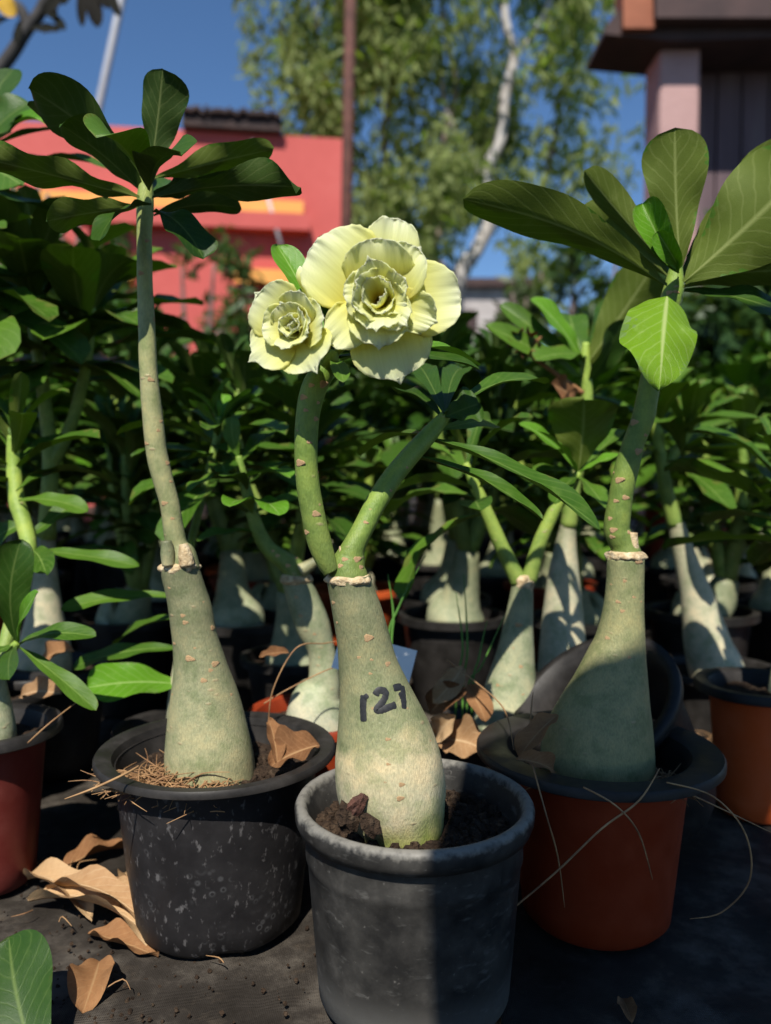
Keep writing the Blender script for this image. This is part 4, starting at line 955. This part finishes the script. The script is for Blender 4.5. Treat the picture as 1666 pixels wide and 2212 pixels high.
# plant hidden behind the tall trunk whose leaves reach out to its left
YI = .76; cI = ground_of(395, 1500, YI); taken.append((cI.x, cI.y))
I_ = thing('potted_desert_rose', 'low desert rose mostly hidden behind the tall trunk with long leaves reaching left', 'potted plant', cI)
small_pot(I_, cI, .066, .10, POT_B, 25)
caudex(I_, [(1580, 360, 470), (1520, 362, 462), (1450, 372, 448), (1380, 385, 436)], YI, CX_P, seed=45)
stem(I_, [(410, 1385, 30), (400, 1300, 24), (400, 1240, 20), (430, 1100, 18), (465, 960, 16), (472, 900, 12)], YI, ST_G, Ys=[YI, YI, YI, YI + .03, YI + .05, YI + .05])
for r, t, tY, wp, h, m, kw in (((395, 1290), (132, 1318), -.03, 46, V((0, -.6, .9)), LEAF, {}), ((400, 1400), (160, 1442), .02, 56, V((0, -.5, .9)), LEAF, {}), ((400, 1480), (188, 1486), -.05, 104, V((-.1, -.7, .8)), YOUNG, dict(k=6)), ((395, 1330), (250, 1390), .06, 46, V((0, -.5, .9)), LEAF, {})):
    leaf(I_, r, YI, t, YI + tY, wp, h, m, **kw)
whorl(I_, P(472, 905, YI + .05), V((0, -.1, 1)), 9, .045, .3, YOUNG, 77, (8, 55), .01)
whorl(I_, P(470, 930, YI + .05), V((0, -.1, 1)), 16, .105, .30, LEAF, 78, (60, 115), .05)
# tall plants at the left edge
YT = .82; cT = ground_of(-60, 1400, YT); taken.append((cT.x, cT.y))
T_ = thing('potted_desert_rose', 'tall desert rose whose broad leaves hang against the red wall beside the grey pole', 'potted plant', cT)
small_pot(T_, cT, .08, .12, POT_B, 26)
caudex(T_, [(1540, -110, 0), (1450, -112, 2), (1350, -95, -15), (1250, -85, -25), (1150, -78, -34)], YT, CX_P, seed=47)
stem(T_, [(-56, 1160, 40), (-60, 900, 34), (-66, 600, 30), (-60, 420, 26), (-50, 340, 16)], YT, ST_B)
for r, t, tY, wp, h, m, kw in (((-50, 345), (66, 222), -.0, 96, V((-.4, -.9, .2)), DEEP, dict(k=8)), ((-50, 330), (176, 278), -.02, 40, V((0, -.35, 1)), DEEP, {}), ((20, 282), (170, 306), -.03, 62, V((-.1, -.8, .6)), YOUNG, dict(droop=1.4, fold=.7, k=9)), ((-52, 370), (50, 402), -.06, 90, V((-.1, -1, .4)), LEAF, dict(k=10)), ((-52, 360), (240, 362), -.01, 44, V((0, -.5, 1)), LEAF, dict(wave=.16)), ((-55, 420), (140, 470), .05, 60, V((0, -.5, .8)), DEEP, {}), ((-50, 340), (30, 150), .05, 80, TOCAM, DEEP, {})):
    leaf(T_, r, YT, t, YT + tY, wp, h, m, **kw)
link('leaf_stalk', tube([P(-50, 340, YT), P(-10, 300, YT - .01), P(22, 282, YT - .0)], [.003, .0025, .002], seg=8, sub=4), ST_Y, T_)
whorl(T_, P(-56, 520, YT), V((.2, -.2, 1)), 20, .14, .36, LEAF, 79, (60, 110), .08)
YU = .92; cU = ground_of(95, 1300, YU); taken.append((cU.x, cU.y))
U_ = thing('potted_desert_rose', 'tall bushy desert rose with pale ringed trunk left of the tall stem', 'potted plant', cU)
small_pot(U_, cU, .078, .12, POT_B, 27)
caudex(U_, [(1470, 40, 150), (1400, 42, 150), (1320, 62, 134), (1230, 75, 122), (1160, 80, 118)], YU, CX_P, seed=49)
stem(U_, [(100, 1165, 40), (110, 1000, 34), (95, 850, 28), (70, 680, 24), (62, 575, 16)], YU, ST_Y)
stem(U_, [(108, 1010, 30), (160, 900, 26), (190, 760, 22), (200, 640, 14)], YU, ST_Y)
whorl(U_, P(62, 575, YU), V((-.1, -.1, 1)), 30, .16, .32, LEAF, 80, (20, 105), .12)
whorl(U_, P(200, 640, YU), V((.2, -.1, 1)), 28, .14, .32, LEAF, 81, (20, 105), .10)
# black pot tipped over behind the right trunk
tp = thing('tipped_pot', 'empty black nursery pot tipped over behind the shaded trunk', 'pot', V((.285, .74, 0)))
pm = mesh('pot', *lathe([(.001, 0), (.05, 0), (.053, .005), (.072, .135), (.079, .136), (.079, .146), (.070, .146), (.066, .11), (.049, .008), (.001, .007)], 40))
Mt = Matrix.Translation((.262, .745, .056)) @ Matrix.Rotation(R(24), 4, 'X') @ Matrix.Rotation(R(-34), 4, 'Y')
tpo = link('pot', pm, POT_B, tp, Mt)
zmin = min((Mt @ v.co).z for v in pm.vertices); tpo.matrix_basis = Matrix.Translation((0, 0, -zmin - .001)) @ Mt
taken.append((.275, .76))
# upturned red pots far right
def upturned(x, y, Rr, h, mat, label, gp=None):
    me = mesh('pot', *lathe([(Rr * 1.1, 0), (Rr * 1.1, .02), (Rr, .022), (Rr * .78, h - .01), (Rr * .72, h), (Rr * .4, h + .001), (.001, h + .001)], 32))
    t = thing('upturned_pot', label, 'pot', V((x, y, 0)), gp); link('pot', me, mat, t, Matrix.Translation((x, y, 0))); taken.append((x, y)); return t
p = P(1542, 1150, 2.1); upturned(p.x, 2.1, .06, .20, POT_R, 'rounded red pot standing upside down among the far right pots')
p = P(1430, 1110, 2.0); upturned(p.x, 2.0, .05, .26, POT_R, 'tall narrow red pot upside down behind the cream trunk')
mbh = MB(); hc = P(1640, 1160, 1.9)
M_BLUE = simple('blue_hose', [(.3, (.02, .12, .28)), (.7, (.04, .2, .4))], 20, .4, 0)
pts = [V((hc.x + .06 * math.cos(a), 1.9 + .02 * math.sin(a), hc.z + .06 * math.sin(a))) for a in [i * .35 for i in range(18)]]
low = min(q.z for q in pts); pts = [V((q.x, q.y, q.z - low + .012)) for q in pts]
pts.append(V((hc.x + .3, 1.95, .012)))
tag(link('garden_hose', tube(pts, [.011] * len(pts), seg=10, sub=3), M_BLUE), 'loop of blue garden hose lying among the far right pots', 'hose')

# rows: every plant with its leaves as parts near by, as one mass farther off
rnd = random.Random(5); n = 0
y = .82
while y < 1.80:
    hw = .52 * y + .10; x = -hw + (.08 if int(y * 100) % 2 else 0)
    while x < hw:
        xx, yy = x + rnd.uniform(-.03, .03), y + rnd.uniform(-.03, .03)
        if spot_ok(xx, yy):
            taken.append((xx, yy)); pr_ = rnd.choice(protos)
            if (xx < -.1 and rnd.random() < .4): pr_ = protos[3]
            t = copy_tree(pr_) if pr_ in built else pr_
            built[pr_] = 1
            put(t, xx, yy, rnd.uniform(0, 6.28), rnd.uniform(.9, 1.12) * (1.0 if yy < 1.0 else (1.16 if xx < -.22 else 1.0) + .08 * (yy - 1.0)), KINDS[protos.index(pr_)], 'row plants of kind ' + ('three stemmed', 'long shooted', 'orange potted', 'tall dark', 'terracotta potted', 'broad leaved')[protos.index(pr_)])
            n += 1
        x += .165
    y += .165
while y < 3.4:
    hw = .52 * y + .1; x = -hw
    while x < hw:
        xx, yy = x + rnd.uniform(-.05, .05), y + rnd.uniform(-.05, .05)
        if spot_ok(xx, yy):
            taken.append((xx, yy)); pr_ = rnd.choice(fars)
            t = copy_tree(pr_) if pr_ in built else pr_
            built[pr_] = 1
            put(t, xx, yy, rnd.uniform(0, 6.28), rnd.uniform(1.0, 1.35), 'distant desert rose plant in the dim back rows below the shrubs', 'desert roses of the far back rows')
        x += .24
    y += .23
for pr_ in protos + fars:
    if pr_ not in built:
        for ch in list(pr_.children): bpy.data.objects.remove(ch)
        bpy.data.objects.remove(pr_)

# ------------------------------------------------------------------ small things
def dry_leaf(label, pts, wpx, z=None, Y=None, mat=M_DRYT, droop=.8, fold=.75, wave=.14, hint=UP, name='dry_leaf', mats=None, k=2.6, a=.7, lift=.004):
    (x0, y0), (x1, y1) = pts
    if z is not None: A_, B_ = PZ(x0, y0, z), PZ(x1, y1, z)
    else: A_, B_ = P(x0, y0, Y[0]), P(x1, y1, Y[1])
    _ls[0] += 1; wd = wpx * mpp((A_ + B_) / 2)
    me = leaf_mesh(round(wd / (B_ - A_).length, 4), droop, fold, wave, _ls[0], mats or [mat, mat], k, a, 20, 5)
    M = leaf_matrix(A_, B_, hint)
    if z is not None:
        zm = min((M @ v.co).z for v in me.vertices); M = Matrix.Translation((0, 0, z - lift - zm)) @ M
    return tag(link(name, me, None, None, M), label, 'leaf')
dry_leaf('large curled tan dry leaf on the ground beside the black pot', [(60, 1945), (345, 2050)], 95, .002, mat=M_DRYT)
dry_leaf('tan dry leaf lying over another dry leaf by the black pot', [(100, 1915), (312, 1992)], 70, .014, mat=M_DRYT, droop=.9)
dry_leaf('brown dry leaf lying with its tip toward the green leaf', [(215, 2070), (178, 2185)], 95, .002, mat=M_DRY, droop=.5)
dry_leaf('curled tan dry leaf lifted at one edge among the fallen leaves', [(55, 1895), (200, 1985)], 70, .004, mat=M_DRYT, droop=1.1, fold=.9)
dry_leaf('tan dry leaf with upturned sides nearest the foot of the black pot', [(205, 1925), (318, 2005)], 74, .006, mat=M_DRYT, droop=.6, fold=1.0)
dry_leaf('reddish tan dry leaf under the large curled one', [(190, 2010), (342, 2062)], 72, .002, mat=M_DRY, droop=.4)
dry_leaf('pale brown dry leaf half shaded behind the curled tan leaf', [(130, 1880), (270, 1830)], 60, .002, mat=M_DRY)
dry_leaf('tan dry leaf tucked against the foot of the black pot', [(270, 1880), (325, 1960)], 60, .002, mat=M_DRYT)
dry_leaf('small reddish brown dry leaf in shade on the dark ground sheet', [(1345, 2150), (1365, 2200)], 40, .002, mat=M_DRY, droop=.4)
dry_leaf('tiny brown dry leaf lying near the foot of the worn pot', [(1060, 2160), (1080, 2215)], 26, .002, mat=M_DRY, droop=.4)
dry_leaf('fresh dark green fallen leaf with pale midrib standing at the picture corner', [(90, 2330), (20, 2025)], 165, Y=(.44, .50), name='fallen_leaf', mats=DEEP, droop=.35, fold=.15, wave=.03, hint=V((.15, -1, .55)), k=4)
dry_leaf('wrinkled rust brown dry leaf inside the black pot', [(690, 1610), (585, 1655)], 90, Y=(YB - .005, YB - .02), mat=M_DRY, droop=.6, hint=V((0, -.6, 1)))
dry_leaf('narrow folded dry leaf standing in the black pot', [(600, 1655), (580, 1555)], 40, Y=(YB - .02, YB + .005), mat=M_DRY, droop=.8, hint=V((.5, -1, .1)))
dry_leaf('long curled brown dry leaf inside the terracotta pot', [(1205, 1545), (1120, 1640)], 52, Y=(YC - .02, YC - .04), mat=M_DRY, droop=1.2, hint=V((-.4, -.6, .8)))
dry_leaf('crumpled brown dry leaf on the rim of the terracotta pot', [(1115, 1640), (1200, 1668)], 44, Y=(YC - .05, YC - .05), mat=M_DRY, droop=1.2, hint=V((0, -.6, .8)))
for i, (q, wp, lab) in enumerate((([(955, 1600), (1045, 1620)], 90, 'broad orange brown dry leaf lying against the worn pot rim'), ([(930, 1540), (1010, 1490)], 60, 'orange brown dry leaf leaning beside the spotted cone trunk'), ([(1000, 1440), (935, 1520)], 50, 'upright folded orange brown dry leaf behind the numbered trunk'), ([(1010, 1480), (1050, 1560)], 50, 'brown dry leaf hanging at the foot of the spotted cone trunk'), ([(940, 1590), (985, 1545)], 54, 'crumpled brown dry leaf under the upright folded one'))):
    dry_leaf(lab, q, wp, Y=(.70, .70 - .02), mat=M_DRY if i % 2 else M_DRYT, droop=.9, hint=V((.1, -.8, .6)))
dry_leaf('orange dry leaf lying behind the dark red pot', [(90, 1430), (160, 1405)], 44, Y=(.80, .78), mat=M_DRY, hint=V((0, -.7, .7)))
dry_leaf('two toned dry leaf lying beside the thick black rim', [(45, 1505), (135, 1500)], 50, Y=(.74, .72), mat=M_DRYT, hint=V((0, -.7, .7)))
dry_leaf('thin arched orange dry leaf beside the leaning grey trunk', [(560, 1420), (625, 1410)], 24, Y=(.72, .71), mat=M_DRY, hint=V((0, -.7, .7)))
# plant label card
card = MB(); a = P(716, 1432, .66); bx = P(882, 1478, .655) - a; bx.y = 0
up_ = V((.008, .012, .028)); card.box(a + V((0, 0, -.004)), bx, V((0, .0008, 0)), up_)
ct = thing('plant_label', 'white plant label card stuck behind the numbered trunk', 'label', V((a.x + bx.x / 2, a.y, 0)))
link('card', card.build(), M_CARD, ct)
mb = MB(); mb.box(V((a.x + bx.x / 2 - .003, a.y + .001, -.005)), V((.006, 0, 0)), V((0, .001, 0)), V((0, .004, a.z + .01))); link('stake', mb.build(), M_CARD, ct)

# straw, pine needles and grass
def straw_heap(name, label, c, n, rad, z, seed, lmin=.02, lmax=.06, lift=.02, cat='straw'):
    rnd = random.Random(seed); mb = MB()
    for _ in range(n):
        a = rnd.uniform(0, 6.28); r = rad * rnd.random() ** .6; p = c + V((r * math.cos(a), r * math.sin(a), z + rnd.uniform(0, .006)))
        d = rnd.uniform(0, 6.28); l = rnd.uniform(lmin, lmax); e = V((math.cos(d), math.sin(d), rnd.uniform(-.1, .4) * (lift / .02))) * l
        m_ = p + e * .5 + V((rnd.gauss(0, .004), rnd.gauss(0, .004), rnd.uniform(0, .006)))
        mb.tube([p, m_, p + e], [.0005, .0005, .0002], seg=4, sub=3, caps=False)
    return tag(link(name, mb.build(True), M_STRAW, kind='stuff'), label, cat)
straw_heap('pine_needles', 'tangle of brown pine needles round the trunk in the black pot', cB + V((-.040, -.030, 0)), 170, .024, .112, 1, .012, .04)
straw_heap('dry_roots', 'fine dry roots at the front of the trunk in the black pot', cB + V((.0, -.050, 0)), 130, .022, .111, 6, .008, .024, .006)
straw_heap('pine_needles', 'shaded straw heaped right of the trunk in the terracotta pot', cC + V((.040, -.025, 0)), 150, .016, .107, 2, .010, .03)
straw_heap('pine_needles', 'thin straw at the left inside the terracotta pot', cC + V((-.048, -.01, 0)), 50, .014, .108, 3, .015, .035, .03)
straw_heap('pine_needles', 'straw scattered between the cream trunk and the tipped pot', V((.37, .93, 0)), 140, .06, .012, 4)
straw_heap('dry_roots', 'scattered bits of straw and roots on the ground sheet by the black pot', V((-.24, .52, 0)), 36, .16, .001, 14, .008, .03, .004)
def clods(label, c, n, r0, r1, z, seed, sz=.0035, arc=(0, 6.28)):
    rnd = random.Random(seed); mb = MB()
    for _ in range(n):
        a = rnd.uniform(*arc); r = rnd.uniform(r0, r1); s = sz * rnd.uniform(.3, 1.4); p = c + V((r * math.cos(a), r * math.sin(a), z + s * .3))
        ico = [V((math.cos(t) * math.cos(f), math.sin(t) * math.cos(f), math.sin(f))) for f in (-.9, 0, .9) for t in [k * 6.283 / 6 for k in range(6)]]
        vs_ = [p + q * s * (1 + .5 * noise.noise(q * 1.7 + p * 900)) for q in ico] + [p + V((0, 0, s))]
        fs = [(i * 6 + k, i * 6 + (k + 1) % 6, (i + 1) * 6 + (k + 1) % 6, (i + 1) * 6 + k) for i in range(2) for k in range(6)] + [(12 + k, 12 + (k + 1) % 6, 18) for k in range(6)]
        mb.add(vs_, fs)
    return tag(link('soil_crumbs', mb.build(), M_SOIL, kind='stuff'), label, 'soil')
clods('loose brown soil crumbs inside the worn grey pot', cA, 420, .026, .064, .110, 7)
clods('loose soil crumbs round the trunk in the black pot', cB, 260, .03, .07, .112, 8, .003)
clods('soil crumbs scattered on the dark ground sheet', V((-.2, .5, 0)), 900, 0, .28, -.002, 9, .0013)
M_RBARK = simple('red_bark', [(.3, (.035, .015, .010)), (.7, (.11, .045, .028))], 150, .8, .8, .002)
for i, (x, y, s_, lab) in enumerate(((772, 1742, .0085, 'reddish bark chip leaning on the numbered trunk'), (750, 1765, .009, 'dark bark lump left of the reddish chip'), (800, 1782, .0075, 'small bark lump below the reddish chip'))):
    p = P(x, y, YA - .036 - .002 * i); q0 = Matrix.Rotation(.5 - .6 * i, 3, 'Y') @ Matrix.Rotation(.4, 3, 'Z')
    vs_, fs, uv = lathe([(.001, -1), (.55, -.85), (.9, -.3), (.8, .3), (.6, .8), (.001, 1.05)], 14)
    vs_ = [p + q0 @ V((v.x * s_ * .8, v.y * s_ * .4, v.z * s_)) * (1 + .45 * noise.noise(v * 2.1 + V((i * 7, 0, 0))) + .25 * noise.noise(v * 6)) for v in vs_]
    tag(link('bark_chip', mesh('chip', vs_, fs, uv, False), M_RBARK if i == 0 else M_SOIL), lab, 'bark chip')
def straw(label, pts, Y, r=.0006, name='straw', mat=M_STRAW, cat='straw'):
    Ys = Y if isinstance(Y, (list, tuple)) else [Y] * len(pts)
    path = [P(x, y, d) for (x, y), d in zip(pts, Ys)]
    return tag(link(name, tube(path, [r] * (len(path) - 1) + [r * .4], seg=6, sub=6), mat), label, cat)
straw('long straw poking over the left rim of the black pot', [(300, 1655), (270, 1672), (205, 1702), (140, 1726)], [.54, .525, .51, .505], .0008)
straw('straw leaning across the thick black rim of the dark red pot', [(60, 1605), (110, 1560), (185, 1502)], [.615, .62, .66])
straw('long straw lying slantwise across the terracotta pot', [(1060, 1982), (1090, 1975), (1200, 1885), (1300, 1790), (1380, 1730), (1425, 1660)], [.50, .50, .505, .51, .515, .53], .0007)
straw('curved straw hanging down the terracotta pot front', [(1260, 1700), (1330, 1740), (1380, 1800), (1410, 1900)], [.515, .51, .515, .525])
straw('long looping straw sweeping out right of the terracotta pot', [(1440, 1690), (1540, 1720), (1610, 1800), (1620, 1900), (1560, 1970), (1490, 1985)], [.53, .52, .52, .525, .53, .535])
straw('straw hanging between the worn pot and the terracotta pot', [(1150, 1650), (1180, 1760), (1205, 1850), (1220, 1960)], [.55, .52, .525, .53])
straw('straight straw reaching right from the terracotta pot', [(1420, 1690), (1500, 1720), (1670, 1800)], [.54, .53, .52])
straw('thin straw arching from the spotted cone trunk over the worn pot', [(965, 1425), (1060, 1500), (1095, 1545), (1110, 1620)], [.70, .66, .62, .58])
straw('pale straw looping beside the leaning grey trunk', [(580, 1570), (590, 1490), (640, 1400), (700, 1390), (730, 1385)], [.66, .66, .67, .69, .70])
straw('thin straw lying across the leaning grey trunk', [(570, 1520), (620, 1490), (700, 1450), (735, 1440)], [.66, .67, .68, .69])
straw('dark stiff straw standing in the terracotta pot', [(1145, 1585), (1148, 1530), (1152, 1495)], [.58, .585, .59])
M_GRASS = simple('grass', [(.3, (.05, .14, .02)), (.7, (.10, .24, .04))], 30, .5, 0)
def grass_tuft(label, blades, Y):
    g = None
    p0 = P(*blades[0][0], Y); t = thing('grass_tuft', label, 'grass', V((p0.x, p0.y, 0)))
    for bl in blades:
        q = [P(x, y, Y) for x, y in bl]; q.insert(0, V((q[0].x, q[0].y, .0)))
        wd = [.0010] * (len(q) - 1) + [.0003]
        raw = catmull([(*p, w_) for p, w_ in zip(q, wd)], 5); vs_, fs = [], []
        for i, r in enumerate(raw): vs_ += [V(r[:3]) + V((-r[3], 0, 0)), V(r[:3]) + V((0, -r[3] * .5, 0)), V(r[:3]) + V((r[3], 0, 0))]
        for i in range(len(raw) - 1):
            for j in range(2): fs.append((i * 3 + j, i * 3 + j + 1, i * 3 + j + 4, i * 3 + j + 3))
        link('blade', mesh('blade', vs_, fs), M_GRASS, t)
grass_tuft('thin green grass blades growing behind the numbered trunk', [[(835, 1420), (862, 1310), (920, 1200)], [(845, 1420), (850, 1330), (838, 1240)]], .72)
grass_tuft('thin upright grass blades beside the spotted cone trunk', [[(985, 1500), (1000, 1400), (985, 1280)], [(1000, 1500), (1010, 1400), (1002, 1240)], [(1020, 1500), (1035, 1420), (1052, 1340)], [(1010, 1500), (1040, 1440), (1090, 1330)]], .74)

# ------------------------------------------------------------------ the photographer, whose shadow falls on the right pots
def person():
    J = {}; E_ = []; Rd = []
    def v(n, p, r): J[n] = len(Rd); Rd.append((V(p), r)); return n
    v('pelvis', (.10, -.44, .55), (.15, .12)); v('waist', (.10, -.41, .76), (.14, .10)); v('chest', (.10, -.33, 1.0), (.165, .11)); v('collar', (.105, -.25, 1.215), (.10, .075)); v('neck', (.125, -.23, 1.24), (.058, .06)); v('jaw', (.145, -.20, 1.30), (.066, .078)); v('skull', (.15, -.20, 1.37), (.082, .095)); v('crown', (.15, -.21, 1.43), (.058, .068))
    E_ += [('pelvis', 'waist'), ('waist', 'chest'), ('chest', 'collar'), ('collar', 'neck'), ('neck', 'jaw'), ('jaw', 'skull'), ('skull', 'crown')]
    for s, nm in ((-1, 'l'), (1, 'r')):
        x = lambda o: .10 + s * o
        v('sh' + nm, (x(.145), -.25, 1.225), (.058, .058)); v('el' + nm, (x(.15), -.20, .86), (.042, .042)); v('wr' + nm, (x(.10), -.08, .56), (.028, .024)); v('pa' + nm, (x(.07), -.055, .47), (.034, .016))
        E_ += [('collar', 'sh' + nm), ('sh' + nm, 'el' + nm), ('el' + nm, 'wr' + nm), ('wr' + nm, 'pa' + nm)]
        for f in range(4):
            fx = x(.07) + (f - 1.5) * .018
            v('f%d%s' % (f, nm), (fx, -.05, .425), (.008, .008)); v('g%d%s' % (f, nm), (fx - s * .006, -.065, .395 + .004 * abs(f - 1)), (.007, .007)); E_ += [('pa' + nm, 'f%d%s' % (f, nm)), ('f%d%s' % (f, nm), 'g%d%s' % (f, nm))]
        v('t' + nm, (x(.03), -.075, .46), (.009, .009)); v('u' + nm, (x(.015), -.085, .43), (.008, .008)); E_ += [('pa' + nm, 't' + nm), ('t' + nm, 'u' + nm)]
        v('hip' + nm, (x(.10), -.44, .51), (.085, .085)); v('kn' + nm, (x(.20), -.22, .075), (.06, .06)); v('an' + nm, (x(.17), -.62, .065), (.042, .04)); v('to' + nm, (x(.17), -.80, .045), (.035, .03))
        E_ += [('pelvis', 'hip' + nm), ('hip' + nm, 'kn' + nm), ('kn' + nm, 'an' + nm), ('an' + nm, 'to' + nm)]
    me = bpy.data.meshes.new('person'); me.from_pydata([tuple(p) for p, _ in Rd], [(J[a], J[b]) for a, b in E_], [])
    o = bpy.data.objects.new('person', me); COL.objects.link(o)
    sk = o.modifiers.new('skin', 'SKIN'); sk.use_smooth_shade = True
    lay = me.skin_vertices[0] if len(me.skin_vertices) else None
    if lay is None:
        bpy.context.view_layer.objects.active = o; bpy.ops.mesh.customdata_skin_add(); lay = me.skin_vertices[0]
    for i, (_, r) in enumerate(Rd): lay.data[i].radius = r; lay.data[i].use_root = (i == 0)
    ss = o.modifiers.new('sub', 'SUBSURF'); ss.levels = 2; ss.render_levels = 2
    me.materials.append(simple('cotton_clothes', [(.3, (.05, .06, .09)), (.7, (.09, .10, .14))], 30, .9, .3, .002))
    tag(o, 'person in dark cotton clothes kneeling with both hands lowered before the pots', 'person')
person()
